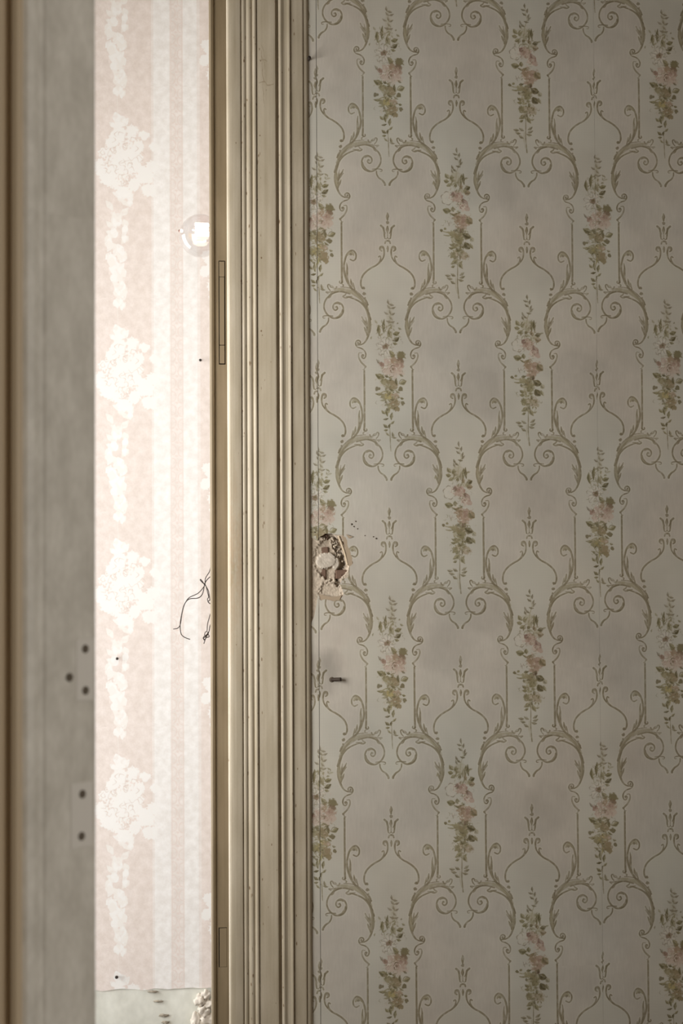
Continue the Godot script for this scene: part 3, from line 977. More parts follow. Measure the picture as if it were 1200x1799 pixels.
func sheet(called: String, x0: float, x1: float, y0: float, y1: float, shift: Vector2, parent: Node) -> void:
	var st := mb()
	st.set_smooth_group(1)
	var nx := maxi(1, int((x1 - x0) / 0.009))
	var ny := int((y1 - y0) / 0.009)
	var lo := Vector2(1e9, 1e9)
	var hi := Vector2(-1e9, -1e9)
	for p in hole:
		lo = lo.min(p)
		hi = hi.max(p)
	var pts := []
	for i in nx + 1:
		var row := []
		for j in ny + 1:
			row.append(Vector2(lerpf(x0, x1, float(i) / nx), lerpf(y0, y1, float(j) / ny)))
		pts.append(row)
	for i in nx:
		for j in ny:
			var a: Vector2 = pts[i][j + 1]
			var b: Vector2 = pts[i + 1][j + 1]
			var c: Vector2 = pts[i + 1][j]
			var d: Vector2 = pts[i][j]
			if b.x < lo.x or a.x > hi.x or c.y > hi.y or a.y < lo.y:
				for p in [a, b, c, a, c, d]: paper_vertex(st, p, shift)
			else:
				for poly in Geometry2D.clip_polygons(PackedVector2Array([a, b, c, d]), hole):
					var tri := Geometry2D.triangulate_polygon(poly)
					for k in range(0, tri.size(), 3):
						var p: Vector2 = poly[tri[k]]
						var q: Vector2 = poly[tri[k + 1]]
						var r: Vector2 = poly[tri[k + 2]]
						if (q - p).cross(r - p) > 0:
							var tmp := q
							q = r
							r = tmp
						for t in [p, q, r]: paper_vertex(st, t, shift)
	build(called, st, M.paper, parent)

func paper_vertex(st: SurfaceTool, p: Vector2, shift: Vector2) -> void:
	st.set_color(stain(p.x, p.y))
	st.set_uv(Vector2((p.x + shift.x - X_PRINT + A_PITCH) / (2.0 * A_PITCH), (Y_PRINT + shift.y - p.y) / (2.0 * B_PITCH)))
	st.add_vertex(Vector3(p.x, p.y, 0.0012 + 0.0007 * noise.get_noise_2d(p.x * 420.0, p.y * 420.0)))

func flat(px: float, py: float) -> Vector2:
	var v := at(px, py, 0.0)
	return Vector2(v.x, v.y)

func papered_wall() -> void:
	var w := base("wall_back")
	tag(w, "wall papered with rose sprays in olive scroll panels, beside the door case", "wall", "structure")
	# bigger blotches where the paste or damp has darkened the paper: pixel, pixel, half-width, half-height (m), strength
	for q in [[840, 690, 0.045, 0.05, 0.07], [1010, 660, 0.05, 0.045, 0.07], [940, 880, 0.035, 0.06, 0.07], [780, 1140, 0.05, 0.05, 0.07], [845, 1075, 0.06, 0.035, 0.05], [1100, 880, 0.05, 0.06, 0.06], [720, 880, 0.04, 0.05, 0.05], [770, 600, 0.04, 0.04, 0.05], [960, 1420, 0.05, 0.05, 0.05], [740, 1400, 0.05, 0.05, 0.04], [560, 1185, 0.035, 0.045, 0.16], [585, 1170, 0.02, 0.03, 0.12], [860, 330, 0.05, 0.05, 0.05], [620, 500, 0.03, 0.05, 0.04], [1090, 1150, 0.05, 0.06, 0.05], [1010, 1120, 0.04, 0.05, 0.05]]:
		var p := flat(q[0], q[1])
		stains.append([p.x, p.y, q[2], q[3], q[4]])
	var outline := [[540, 936], [556, 950], [561, 944], [570, 938], [580, 937], [592, 939], [603, 940], [608, 946], [612, 962], [618, 978], [620, 990], [613, 997], [612, 1014], [601, 1018], [597, 1027], [602, 1038], [604, 1046], [596, 1055], [584, 1056], [571, 1053], [562, 1056], [560, 1044], [556, 1062], [552, 1082], [546, 1096], [536, 1090], [536, 960]]
	for k in outline.size():
		var a := flat(outline[k][0], outline[k][1])
		var b := flat(outline[(k + 1) % outline.size()][0], outline[(k + 1) % outline.size()][1])
		for j in 4:
			var p := a.lerp(b, j / 4.0)
			if j > 0: p += Vector2(rng.randf_range(-1, 1), rng.randf_range(-1, 1)) * 0.0009
			hole.append(p)
	var left := flat(540, 900).x
	var seam := X_PRINT - A_PITCH
	var seam2 := X_PRINT + A_PITCH
	sheet("wallpaper_sheet", left, seam - 0.0006, 0.14, 3.23, Vector2(0.0022, -0.006), w)
	sheet("wallpaper_sheet", seam + 0.0002, seam2 - 0.0001, 0.14, 3.23, Vector2.ZERO, w)
	sheet("wallpaper_sheet", seam2 + 0.0001, 1.3, 0.14, 3.23, Vector2(0.001, 0.003), w)
	# plaster skin behind the paper, hollowed where it has been broken out
	var st := mb()
	st.set_smooth_group(1)
	var xr := 1.3
	var lx := left - 0.012
	bare_grid(st, flat(528, 900).x, flat(640, 900).x, flat(580, 1110).y, flat(580, 920).y, 0.0010)
	build("bare_plaster", st, M.bare, w)
	var x_a := flat(528, 900).x
	var x_b := flat(640, 900).x
	var y_a := flat(580, 1110).y
	var y_b := flat(580, 920).y
	var s2 := mb()
	box(s2, Vector3(x_a, 0, -0.17), Vector3(xr, y_a, -0.0005))
	box(s2, Vector3(x_a, y_b, -0.17), Vector3(xr, 3.25, -0.0005))
	box(s2, Vector3(x_b, y_a, -0.17), Vector3(xr, y_b, -0.0005))
	box(s2, Vector3(x_a, y_a, -0.17), Vector3(x_b, y_b, -0.035))
	box(s2, Vector3(0.03, 0, -0.17), Vector3(x_a, 3.25, -0.002))
	box(s2, Vector3(-0.85, 2.7, -0.17), Vector3(0.03, 3.25, -0.0005))
	box(s2, Vector3(-0.9, 0, -0.17), Vector3(-0.85, 3.25, -0.0005))
	build("masonry", s2, M.plain, w)
	boxm("skirting", Vector3(left, 0, 0), Vector3(1.3, 0.14, 0.018), M.jamb, w, 0.003)

# depth (m) and colour of the broken plaster at pixel (x, y)
func bare_grid(st: SurfaceTool, x0: float, x1: float, y0: float, y1: float, step: float) -> void:
	var nx := int((x1 - x0) / step)
	var ny := int((y1 - y0) / step)
	var c0 := flat(586, 985)
	var crevice := [Vector2(568, 941), Vector2(586, 943), Vector2(590, 962), Vector2(600, 978), Vector2(602, 992), Vector2(594, 1004), Vector2(594, 1026)]
	for i in nx:
		for j in ny:
			var q := []
			for k in [[0, 1], [1, 1], [1, 0], [0, 1], [1, 0], [0, 0]]:
				var x := lerpf(x0, x1, float(i + k[0]) / nx)
				var y := lerpf(y0, y1, float(j + k[1]) / ny)
				var px := 586.0 + (x - c0.x) / 0.00102
				var py := 985.0 - (y - c0.y) / 0.00102
				var n := noise.get_noise_2d(px * 9.0, py * 9.0)
				var d := 0.0005 * n - 0.0006
				# the broken ring round the filler lump
				var e := Vector2((px - 583) / 33.0, (py - 982) / 40.0).length() + n * 0.12
				d -= 0.0055 * smoothstep(1.0, 0.85, e) * clampf((px - 552.0) / 26.0, 0.3, 1.0)
				var cr := 1e9
				for k2 in crevice.size() - 1:
					var near := Geometry2D.get_closest_point_to_segment(Vector2(px, py), crevice[k2], crevice[k2 + 1])
					cr = minf(cr, near.distance_to(Vector2(px, py)))
				cr += n * 2.5
				d -= 0.0055 * smoothstep(5.5, 2.0, cr)
				var grime := smoothstep(8.0, 2.0, cr) * 0.36
				# shallow loss below
				var f := Vector2((px - 582) / 24.0, (py - 1040) / 22.0).length() + n * 0.2
				d -= 0.0022 * smoothstep(1.0, 0.6, f)
				var tone := 1.0 + 0.06 * n - grime
				var c := Color(1.0 * tone, 0.95 * tone, 0.9 * tone)
				# white filler smeared over the middle, thick at its rim
				var f1 := Vector2((px - 573.5) / 19.0, (py - 985.0 + (px - 573.0) * 0.12) / 14.5).length() + n * 0.16
				var f2 := Vector2((px - 590.0) / 7.5, (py - 990.0) / 12.0).length() + n * 0.16
				var fill := maxf(smoothstep(1.03, 0.80, f1), smoothstep(1.05, 0.75, f2) * 0.85)
				if fill > 0.0:
					d = lerpf(d, 0.0006 + 0.0003 * n, fill)
					c = c.lerp(Color(1.13, 1.14, 1.12), smoothstep(0.1, 0.5, fill))
				st.set_color(c)
				st.add_vertex(Vector3(x, y, d))

func far_wall() -> void:
	var z := -1.5
	var w := base("wall_far")
	tag(w, "brightly lit pink papered wall with white blossom swags, seen through the doorway", "wall", "structure")
	boxm("masonry", Vector3(-1.96, 0, z - 0.16), Vector3(1.06, 3.25, z - 0.004), M.plain, w)
	# paper sheet with a ragged lower edge
	var st := mb()
	st.set_smooth_group(1)
	var u0 := at(215, 650, z)
	var nx := 160
	var y_edge := at(270, 1738, z).y
	for i in nx:
		var xs := [lerpf(-1.8, 0.9, float(i) / nx), lerpf(-1.8, 0.9, float(i + 1) / nx)]
		var ys := [y_edge + 0.006 * noise.get_noise_2d(xs[0] * 900.0, 7.0), y_edge + 0.006 * noise.get_noise_2d(xs[1] * 900.0, 7.0)]
		var rows := 24
		for j in rows:
			var ps := []
			var us := []
			for k in [[0, 0], [1, 0], [1, 1], [0, 1]]:
				var x: float = xs[k[0]]
				var y: float = lerpf(3.25, ys[k[0]], float(j + k[1]) / rows)
				ps.append(Vector3(x, y, z + 0.0005 + 0.0008 * noise.get_noise_2d(x * 200.0, y * 200.0)))
				us.append(Vector2((x - u0.x) / 0.552 + 36.0 / 552.0, (u0.y - y) / 0.562 + 190.0 / 562.0))
			quv(st, ps[0], ps[1], ps[2], ps[3], us[0], us[1], us[2], us[3])
	build("wallpaper_sheet", st, M.pink, w)
	# green-grey plaster below
	var dm := StandardMaterial3D.new()
	dm.albedo_texture = smudge_texture(512, 256, Color8(222, 222, 212), 20.0, 130.0)
	dm.roughness = 0.95
	var sd := mb()
	sd.set_smooth_group(1)
	var n2 := 150
	for i in n2:
		for j in 36:
			var ps := []
			var us := []
			for k in [[0, 0], [1, 0], [1, 1], [0, 1]]:
				var x: float = lerpf(-1.3, 0.2, float(i + k[0]) / n2)
				var y: float = lerpf(y_edge + 0.02, 0.0, float(j + k[1]) / 36)
				ps.append(Vector3(x, y, z - 0.001 + 0.0016 * noise.get_noise_2d(x * 500.0, y * 500.0)))
				us.append(Vector2(x, -y * 2.0))
			quv(sd, ps[0], ps[1], ps[2], ps[3], us[0], us[1], us[2], us[3])
	build("dado_plaster", sd, dm, w)
	# crumbled plaster standing off the dado at the doorway's edge
	var crumb := paint(Color8(222, 213, 200), 0.95)
	for q in [[352, 1758, 9, 11], [358, 1775, 10, 10], [346, 1792, 9, 12], [362, 1748, 7, 8], [365, 1790, 12, 11], [352, 1800, 11, 9], [341, 1798, 6, 8], [367, 1764, 8, 8]]:
		var s3 := mb()
		var c := at(q[0], q[1], z + 0.008)
		lump(s3, c, Vector3(q[2] * 0.0015, q[3] * 0.0015, 0.013), 0.9, q[0] * 3.7, 9, 1.4)
		build("plaster_crumb", s3, crumb, w)
	var chip_shade := paint(Color8(168, 158, 142), 0.95)  # grey-brown of chipped plaster, with the shadows round the chips coloured in
	for q in [[268, 1742, 8, 2, 0.1], [278, 1759, 7, 2, 0.5], [287, 1784, 6, 3, -0.2], [290, 1796, 5, 3, 0.3]]:
		var s4 := mb()
		var c := at(q[0], q[1], z + 0.002)
		lump(s4, c, Vector3(q[2] * 0.0017, q[3] * 0.0011, 0.003), 1.3, q[0] * 1.3, 9, 2.6)
		build("flake_and_shade", s4, chip_shade, w)

func px(v: float) -> float:
	return at(v, 900, 0.0).x

func door_case() -> void:
	var d := base("door_1")
	tag(d, "cream painted moulded door case between bright pink room and papered wall", "door frame", "structure")
	# moulded architrave: pixel across, millimetres proud of the wall
	var shape := [[400, -30], [400, 14], [400.8, 17.4], [402.4, 19.8], [405, 21.4], [409, 22], [414, 22], [420, 21.4], [424, 20.6], [425.2, 19.8], [425.6, 17], [426.8, 17], [427.3, 18.4], [428.6, 19.4], [430.4, 19.6], [432.4, 19], [434, 17.6], [435, 17], [436.4, 17.6], [438, 19], [440.4, 19.8], [442.6, 19.4], [444.4, 18.2], [445.6, 17], [446.6, 17.2], [447.2, 19], [448.2, 20.4], [449.6, 21.2], [451.4, 21.2], [452.6, 20.4], [453.2, 19], [453.4, 16], [454.4, 16], [454.6, 18.4], [456, 18.6], [484, 18.4], [486.4, 18], [487, 16], [487.6, 9.5], [491.6, 9.5], [492.6, 14], [493.4, 16], [494.8, 17], [496.6, 17.2], [498.4, 16.4], [500, 15.2], [503, 14], [507, 14], [509.4, 14.8], [511, 15.6], [512.4, 15.4], [513.2, 14], [513.4, 10.6], [514.2, 10.6], [514.6, 11.8], [516, 12], [534, 10], [535.4, 9.4], [535.6, 6.4], [536.6, 6.4], [537.2, 7.2], [539, 7.4], [542, 6.4], [544, 4.6], [545.2, 2.4], [545.4, 0]]
	var prof := []
	for q in shape: prof.append(Vector2(at(q[0], 900, q[1] * 0.00075).x, q[1] * 0.00075))
	var st := mb()
	extrude(st, prof, 0.0, 2.76, px(369), px(545), 3)
	build("architrave", st, M.casing, d)
	# rebate strip beside the opening, with an old hinge let in and painted over
	var zf := -0.012
	var zb := -0.17
	var x0 := px(369.4)
	var x1 := px(402)
	var hx0 := px(385.2)
	var hx1 := px(397.2)
	var ha := flat(390, 456).y
	var hb := flat(390, 639).y
	var hc := flat(390, 1632).y
	var hd := flat(390, 1702).y
	var s2 := mb()
	var groups := [[0.0, hd, x0, x1], [hc, hb, x0, x1], [ha, 2.76, x0, x1], [hd, hc, x0, px(382)], [hd, hc, px(396.5), x1], [hb, ha, x0, hx0], [hb, ha, hx1, x1]]
	for g in groups:
		extrude(s2, [Vector2(g[2], zb), Vector2(g[2], zf), Vector2(g[3], zf), Vector2(g[3], zb)] if g[2] != x0 else [Vector2(x0, zb), Vector2(x0, zf - 0.002), Vector2(x0 + 0.0018, zf), Vector2(g[3], zf), Vector2(g[3], zb)], g[0], g[1], px(369), px(545))
	build("rebate", s2, M.rebate, d)
	# bead on the outer edge of the rebate
	var s5 := mb()
	extrude(s5, [Vector2(x0 - 0.0005, zf - 0.006), Vector2(x0 + 0.001, zf + 0.002), Vector2(px(373), zf + 0.004), Vector2(px(376.5), zf + 0.003), Vector2(px(378), zf - 0.001)], 0.0, 2.76, px(369), px(545))
	build("edge_bead", s5, M.rebate, d)
	# the let-in plates, standing in their mortises with dark gaps round them
	boxm("hinge_plate", Vector3(hx0 + 0.0015, hb + 0.0020, zb), Vector3(hx1 - 0.0016, hb + 0.034, zf - 0.0006), M.rebate, d, 0.0004)
	boxm("hinge_plate", Vector3(hx0 + 0.0016, hb + 0.0350, zb), Vector3(hx1 - 0.0018, ha - 0.029, zf + 0.0002), M.rebate, d, 0.0004)
	boxm("hinge_plate", Vector3(hx0 + 0.0012, ha - 0.0282, zb), Vector3(hx1 - 0.0014, ha - 0.0012, zf - 0.0004), M.rebate, d, 0.0004)
	boxm("lock_patch", Vector3(px(382) + 0.0017, hd + 0.0002, zb), Vector3(px(396.5) - 0.0002, hc - 0.0014, zf + 0.0002), M.rebate, d, 0.0004)
	# back of the mortises
	boxm("mortise_back", Vector3(px(380), hd - 0.01, zb + 0.002), Vector3(px(399), ha + 0.01, zf - 0.012), M.black, d)
	# head and left side of the case, out of view
	boxm("lining", Vector3(-0.86, 0, -0.17), Vector3(-0.82, 2.72, 0.0), M.casing, d, 0.002)
	boxm("lining", Vector3(-0.82, 2.68, -0.17), Vector3(x0, 2.72, 0.0), M.casing, d, 0.002)
	boxm("architrave", Vector3(-0.9, 2.7, 0.0), Vector3(px(400), 2.83, 0.02), M.casing, d, 0.004)

func on_face(px_: float, py: float, o: Vector3, face: Basis) -> Vector3:
	var d: Vector3 = look * Vector3(px_ - 600.0, 899.5 - py, -3000.0)
	return EYE + d * ((o - EYE).dot(face.z) / d.dot(face.z))

func near_door() -> void:
	var d := base("door_2")
	tag(d, "grey painted jamb of the near doorway, blurred at the left edge", "door frame", "structure")
	# its splayed face runs from N (near, left) to F (far, right)
	var zn := 2.0
	var zf := 1.966
	var nn := at(52, 900, zn)
	var ff := at(170, 900, zf)
	var face := Basis(Vector3(ff.x - nn.x, 0, ff.z - nn.z).normalized(), Vector3.UP, Vector3(-(ff.z - nn.z), 0, ff.x - nn.x).normalized())
	var wide := Vector2(ff.x - nn.x, ff.z - nn.z).length()
	var st := mb()
	st.set_smooth_group(-1)
	var prof := [Vector2(-0.012, -0.014), Vector2(-0.006, -0.004), Vector2(-0.002, 0.0004), Vector2(0.002, 0.0012), Vector2(0.006, 0.0), Vector2(0.0075, -0.0012), Vector2(0.0105, -0.0012), Vector2(0.012, 0.0), Vector2(wide - 0.002, 0.0), Vector2(wide, -0.0015), Vector2(wide - 0.03, -0.045), Vector2(wide - 0.09, -0.16)]
	for k in prof.size() - 1:
		var p := face * Vector3(prof[k].x, 0, prof[k].y) + Vector3(nn.x, 0, nn.z)
		var q := face * Vector3(prof[k + 1].x, 0, prof[k + 1].y) + Vector3(nn.x, 0, nn.z)
		var up: float = prof[k].x / 0.12 + 0.2
		var uq: float = prof[k + 1].x / 0.12 + 0.2
		quv(st, p + Vector3(0, 2.35, 0), q + Vector3(0, 2.35, 0), q, p, Vector2(up, 0), Vector2(uq, 0), Vector2(uq, 3.4), Vector2(up, 3.4))
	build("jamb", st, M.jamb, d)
	# striker plates painted over; flush dark discs stand for the shade in their screw holes
	for g in [[[[149, 1140], [121.5, 1190], [149.5, 1213]], 1122, 1230, 133, 165], [[[144, 1395], [142.5, 1469]], 1376, 1486, 124, 163]]:
		var pa := on_face(g[3], g[1], nn, face)
		var pb := on_face(g[4], g[2], nn, face)
		var plate := boxm("striker_plate", Vector3(0, -absf(pa.y - pb.y), -0.003), Vector3(Vector2(pb.x - pa.x, pb.z - pa.z).length(), 0, 0.0005), M.jamb_plate, d, 0.0004)
		plate.transform = Transform3D(face, pa)
		for h in g[0]:
			var c := on_face(h[0], h[1], nn, face)
			var s3 := mb()
			lathe(s3, c + face.z * 0.0004, face.z, [[0.0026, 0.0001], [0.0022, 0.0003], [0.0014, 0.00035], [0.0, 0.00035]], 20)
			build("screw_hole_shade", s3, M.hole_shade_dust, d)
	# moulded casing on the near side
	var cs := mb()
	var cp := []
	for q in [[-380, 0.004], [-120, 0.008], [-20, 0.009], [-4, 0.009], [4, 0.0085], [8, 0.0040], [18, 0.0040], [20.5, 0.0084], [29, 0.009], [36, 0.0084], [38.5, 0.0015], [47, 0.0010], [51, 0.0]]:
		cp.append(Vector2(at(q[0], 900, zn + q[1]).x, zn + q[1]))
	extrude(cs, cp, 0.0, 2.45, -0.3, 0.0)
	build("casing", cs, M.brown, d)
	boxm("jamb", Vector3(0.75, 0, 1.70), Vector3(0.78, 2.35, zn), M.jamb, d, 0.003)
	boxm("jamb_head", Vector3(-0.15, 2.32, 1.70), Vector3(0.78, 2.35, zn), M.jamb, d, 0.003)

func damage() -> void:
	# what shows in the hole broken through paper and plaster
	var w: Node = get_node("wall_back")
	for q in [[562, 961, 577, 975, -0.0034], [551, 999, 573, 1018, -0.0034], [590, 1001, 612, 1017, -0.0030], [563, 938, 577, 949, -0.0046]]:
		var a := at(q[0], q[3], q[4])
		var b := at(q[2], q[1], q[4])
		boxm("wood_block", Vector3(a.x, a.y, -0.03), Vector3(b.x, b.y, q[4]), M.wood, w, 0.0012)
	# peg holes in the blocks
	for q in [[602, 1010.5, 2.0, -0.0034], [555, 1001, 4.2, -0.0038], [573, 941.5, 2.6, -0.0050], [559, 1010, 2.4, -0.0038]]:
		var s := mb()
		var c := at(q[0], q[1], q[3])
		lathe(s, c, Vector3(0, 0, 1), [[q[2] * 0.001, 0.0009], [q[2] * 0.0008, 0.0004], [q[2] * 0.0006, 0.0], [0.0, 0.0]], 12)
		build("peg_hole", s, M.black, w)
	# crumbs of grey mortar along the broken edge
	var mortar := paint(Color8(164, 152, 137), 0.95)
	var pale := paint(Color8(208, 196, 178), 0.95)
	for k in 26:
		var t := k / 38.0
		var p := Vector2(583, 946).lerp(Vector2(596, 985), t * 1.6) if t < 0.6 else Vector2(598, 985).lerp(Vector2(592, 1030), (t - 0.6) / 0.4)
		p += Vector2(rng.randfn(0, 3.0), rng.randfn(0, 3.0))
		var s := mb()
		lump(s, at(p.x, p.y, -0.008 + rng.randf() * 0.006), Vector3.ONE * rng.randf_range(0.001, 0.0026), 0.9, k * 17.0, 6, 1.5)
		build("mortar_crumb", s, mortar if k % 3 else pale, w)
	for q in [[625, 916, 1.1], [618, 921, 1.6], [622, 925, 1.2], [628, 929, 0.9], [661, 946, 1.3], [656, 943, 0.9], [641, 941, 0.7], [553, 935, 1.0]]:
		var sb := mb()
		lump(sb, at(q[0], q[1], 0.0014), Vector3(q[2], q[2], 0.6) * 0.001, 0.8, q[0] * 2.0, 6, 1.5)
		build("plaster_crumb", sb, M.hole_shade_dust, w)
	# the pale broken edge of the plaster, and the backing paper left on the right
	strip("plaster_edge", [[595, 942], [599, 952], [604, 966], [608, 980], [611, 993]], 2.2, -0.0012, M.torn, w)
	flap("backing_paper", [[600, 941], [611, 939], [612, 949], [617, 962], [620, 982], [619, 992], [614, 996], [611, 990], [609, 975], [605, 957]], 0.0004, M.tan, w)
	flap("backing_paper", [[608, 939], [620, 943], [612, 946]], 0.0022, M.tan, w)
	flap("backing_paper", [[561, 1044], [572, 1046], [584, 1049], [596, 1047], [601, 1044], [596, 1055], [583, 1058], [571, 1055], [566, 1056], [562, 1054]], 0.0004, M.tan, w)

func flap(called: String, pts: Array, z: float, mat: Material, parent: Node) -> void:
	var poly := PackedVector2Array()
	for k in pts.size():
		var a := flat(pts[k][0], pts[k][1])
		var b := flat(pts[(k + 1) % pts.size()][0], pts[(k + 1) % pts.size()][1])
		for j in 3: poly.append(a.lerp(b, j / 3.0) + Vector2(rng.randf_range(-1, 1), rng.randf_range(-1, 1)) * 0.0004)
	var tri := Geometry2D.triangulate_polygon(poly)
	var st := mb()
	st.set_smooth_group(-1)
	for k in range(0, tri.size(), 3):
		var p: Vector2 = poly[tri[k]]
		var q: Vector2 = poly[tri[k + 1]]
		var r: Vector2 = poly[tri[k + 2]]
		if (q - p).cross(r - p) > 0:
			var t := q
			q = r
			r = t
		for v in [p, q, r]: st.add_vertex(Vector3(v.x, v.y, z))
		for v in [p, r, q]: st.add_vertex(Vector3(v.x, v.y, z - 0.0003))
	build(called, st, mat, parent)

func strip(called: String, pts: Array, wide: float, z: float, mat: Material, parent: Node) -> void:
	var path := []
	for p in pts: path.append(at(p[0], p[1], z))
	var st := mb()
	tube(st, smooth_path(path), wide * 0.001, 8)
	build(called, st, mat, parent)

func pixels(pts: Array, z: float, jig := 0.0) -> Array:
	# points measured on a close view of the wires: 9 units to a pixel from (270, 960)
	var out := []
	for k in range(0, pts.size(), 2):
		out.append(at(270 + pts[k] / 8.99, 960 + pts[k + 1] / 8.99, z + rng.randf_range(-jig, jig)))
	return out

func small_things() -> void:
	# loose wires hanging from the back edge of the door case
	var zw := -0.06
	var w1 := base("wire", at(372, 1000, zw))
	tag(w1, "long thin dark wire curling out left of the door case edge", "wire", "", "loose wires on the door case")
	var defs := [
		["strand", [960, 250, 905, 310, 880, 400, 820, 500, 810, 590, 790, 640, 700, 740, 560, 810, 490, 910, 450, 1050, 420, 1230, 380, 1290, 310, 1305]],
		["strand", [960, 430, 905, 470, 840, 530, 805, 600, 770, 750, 700, 815, 560, 832, 480, 925, 440, 1080, 418, 1230, 430, 1370, 480, 1430, 575, 1468]],
		["loop", [805, 600, 765, 565, 735, 530, 745, 522, 775, 560, 800, 605]],
		["strand", [800, 580, 815, 610, 860, 690, 875, 760, 885, 850, 860, 862, 890, 905, 960, 930]],
		["strand", [806, 590, 830, 640, 850, 720, 868, 800, 850, 830, 870, 890, 950, 910]]]
	for q in defs:
		var st := mb()
		var path := smooth_path(pixels(q[1], zw, 0.002))
		for k in path.size(): path[k] -= w1.position
		tube(st, path, 0.0008, 6)
		build(q[0], st, M.wire, w1)
	var w2 := base("wire", at(372, 1075, zw))
	tag(w2, "short knotted dark wire hanging below the long curling one", "wire", "", "loose wires on the door case")
	for q in [[960, 1000, 900, 1060, 880, 1120, 850, 1230, 842, 1335, 815, 1355, 806, 1400, 830, 1420, 866, 1365, 850, 1352], [950, 1150, 895, 1240, 872, 1345, 830, 1400, 790, 1430, 798, 1480, 832, 1440, 876, 1425, 852, 1385, 822, 1450, 793, 1535], [860, 1360, 815, 1430, 780, 1445, 812, 1470, 840, 1410]]:
		var st := mb()
		var path := smooth_path(pixels(q, zw, 0.002))
		for k in path.size(): path[k] -= w2.position
		tube(st, path, 0.0008, 6)
		build("strand", st, M.wire, w2)

	# rusty stub in the paper
	var b := at(583, 1194, 0.0)
	var bolt := base("bolt", b)
	tag(bolt, "short rusty bolt stub sticking out of wallpaper below the broken hole", "bolt")
	var ax := Vector3(0.85, 0.05, 0.45).normalized()
	var s := mb()
	lathe(s, Vector3(-0.001, 0, -0.001), ax, [[0.0034, -0.002], [0.0036, 0.004], [0.0030, 0.0055], [0.0034, 0.007], [0.0030, 0.0085], [0.0034, 0.010], [0.0030, 0.0115], [0.0034, 0.013], [0.0030, 0.0145], [0.0034, 0.016], [0.0034, 0.0185], [0.0, 0.019]], 14)
	build("shank", s, paint(Color8(58, 46, 36), 0.7), bolt)
	var s2 := mb()
	lathe(s2, Vector3(0, 0, 0.0008), Vector3(0, 0, 1), [[0.0052, 0.0], [0.0046, 0.001], [0.0026, 0.0012]], 18)
	build("collar", s2, paint(Color8(92, 82, 70), 0.9), bolt)

	# nails
	nail(at(543, 103, 0.012), 0.0032, "small dark nail at the door case edge near the picture's top", "nails")
	nail(at(206, 1157, -1.495), 0.0036, "dark nail in the upper blossom of the pink wallpaper", "nails")
	nail(at(205, 1716, -1.495), 0.0042, "dark nail low on the pink wallpaper above the plaster dado", "nails")
	nail(at(352, 633, -1.495), 0.0035, "tiny nail in pink wallpaper below the bulb, beside the door case", "nails")

	lamp()

func nail(p: Vector3, r: float, label: String, group: String) -> void:
	var n := base("nail", p)
	tag(n, label, "nail", "", group)
	var s := mb()
	lathe(s, Vector3.ZERO, Vector3(0, 0, 1), [[r * 0.45, -0.012], [r * 0.45, 0.004], [r, 0.0045], [r * 0.95, 0.0062], [0.0, 0.0068]], 12)
	build("nail_shaft", s, M.black, n)
	var s2 := mb()
	lathe(s2, Vector3.ZERO, Vector3(0, 0, 1), [[r, 0.0064], [r * 0.8, 0.0074], [0.0, 0.0078]], 12)
	build("nail_head", s2, M.black, n)

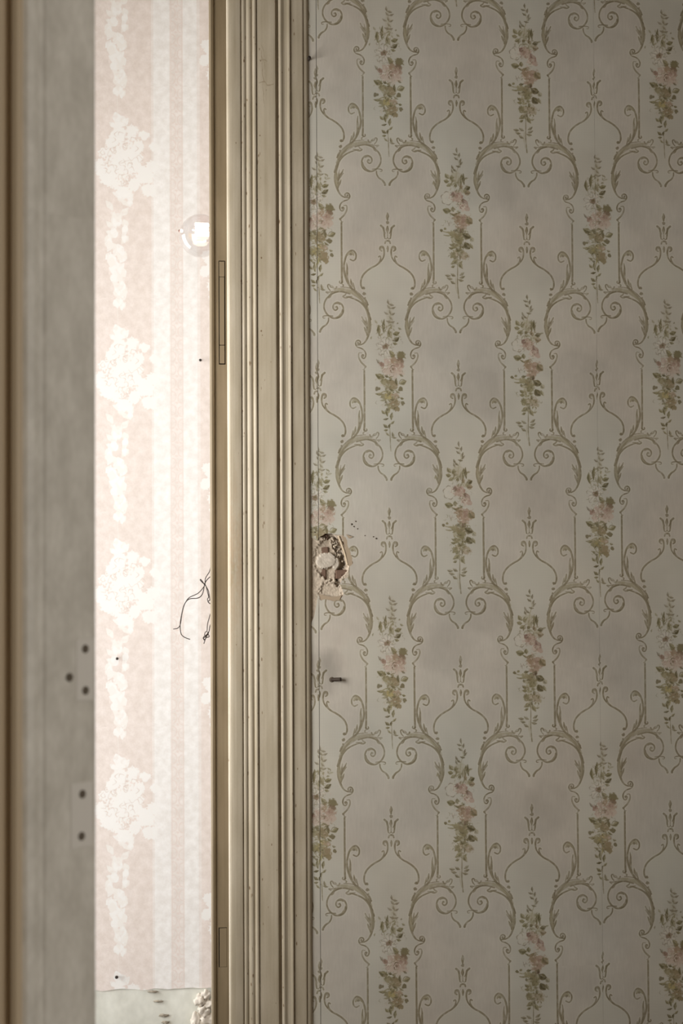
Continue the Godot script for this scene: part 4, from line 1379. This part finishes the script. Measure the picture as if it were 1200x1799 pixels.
func lamp() -> void:
	var z := -0.35
	var c := at(353, 414, z)
	var b := base("light_bulb", c)
	tag(b, "glowing clear globe light bulb half hidden behind the door case", "light bulb")
	var R := 0.0425
	var prof := []
	for k in 19:
		var t := PI * (k / 18.0)
		var rr := sin(t) * R
		var xx := -cos(t) * R
		if k > 15:
			rr = maxf(rr, 0.013)
		prof.append([rr, xx])
	var gm := StandardMaterial3D.new()
	gm.transparency = BaseMaterial3D.TRANSPARENCY_ALPHA
	gm.albedo_color = Color(0.05, 0.03, 0.03, 0.09)
	gm.roughness = 0.0
	var s := mb()
	lathe(s, Vector3.ZERO, Vector3(1, 0, 0), prof, 48)
	build("glass_globe", s, gm, b)
	# sealed tip on the far left of the glass
	var s1 := mb()
	lathe(s1, Vector3(-R, 0.009, 0), Vector3(1, 0, 0), [[0.0, -0.002], [0.0024, -0.001], [0.0034, 0.002], [0.0030, 0.006], [0.0, 0.007]], 14)
	build("glass_tip", s1, paint(Color8(110, 80, 70), 0.4), b)
	# filament cage round its glass stem
	var em := StandardMaterial3D.new()
	em.albedo_color = Color(1, 0.95, 0.85)
	em.emission_enabled = true
	em.emission = Color(1.0, 0.94, 0.84)
	em.emission_energy_multiplier = 6.0
	var f := mb()
	var o := Vector3(0.002, 0.012, 0)
	var pts := []
	for k in 61:
		var a := TAU * k / 60.0
		pts.append(o + Vector3(0.012 * cos(a * 10.0), 0.0115 * cos(a), 0.0115 * sin(a)))
	tube(f, pts, 0.0018, 6)
	build("filament", f, em, b)
	var s2 := mb()
	tube(s2, [Vector3(0.046, 0.002, 0), Vector3(0.03, 0.006, 0), Vector3(-0.016, 0.011, 0)], 0.0035, 8, 0.0015)
	build("glass_stem", s2, gm, b)
	var s3 := mb()
	lathe(s3, Vector3(0.040, 0, 0), Vector3(1, 0, 0), [[0.0, 0.0], [0.0125, 0.0], [0.0135, 0.003], [0.0125, 0.006], [0.0135, 0.009], [0.0125, 0.012], [0.0135, 0.015], [0.0125, 0.018], [0.0, 0.02]], 24)
	var brass := paint(Color8(196, 160, 96), 0.35)
	brass.metallic = 1.0
	build("screw_base", s3, brass, b)
	var l := OmniLight3D.new()
	l.name = "bulb_light"
	l.light_color = Color(1.0, 0.985, 0.965)
	l.light_energy = 0.42
	l.light_size = 0.012
	l.omni_range = 8.0
	l.omni_attenuation = 2.0
	l.shadow_enabled = true
	b.add_child(l, true)
	l.position = o

	# the holder and its bracket, behind the door case
	var h := base("lamp_holder", c + Vector3(0.062, 0, 0))
	tag(h, "dark lamp holder on a bracket behind the door case, carrying the globe bulb", "lamp holder")
	var dark := paint(Color8(60, 50, 42), 0.4)
	var t1 := mb()
	lathe(t1, Vector3.ZERO, Vector3(1, 0, 0), [[0.0145, -0.012], [0.018, -0.010], [0.018, 0.022], [0.012, 0.034], [0.007, 0.036], [0.0, 0.036]], 24)
	build("socket", t1, dark, h)
	var t2 := mb()
	tube(t2, smooth_path([Vector3(0.034, 0, 0), Vector3(0.06, 0, 0.01), Vector3(0.085, 0, 0.06), Vector3(0.09, 0, 0.18)]), 0.006, 10)
	build("bracket_arm", t2, dark, h)
	var t3 := mb()
	lathe(t3, Vector3(0.09, 0, 0.1795), Vector3(0, 0, -1), [[0.032, 0.0], [0.030, 0.006], [0.014, 0.012], [0.0, 0.012]], 24)
	build("back_plate", t3, dark, h)
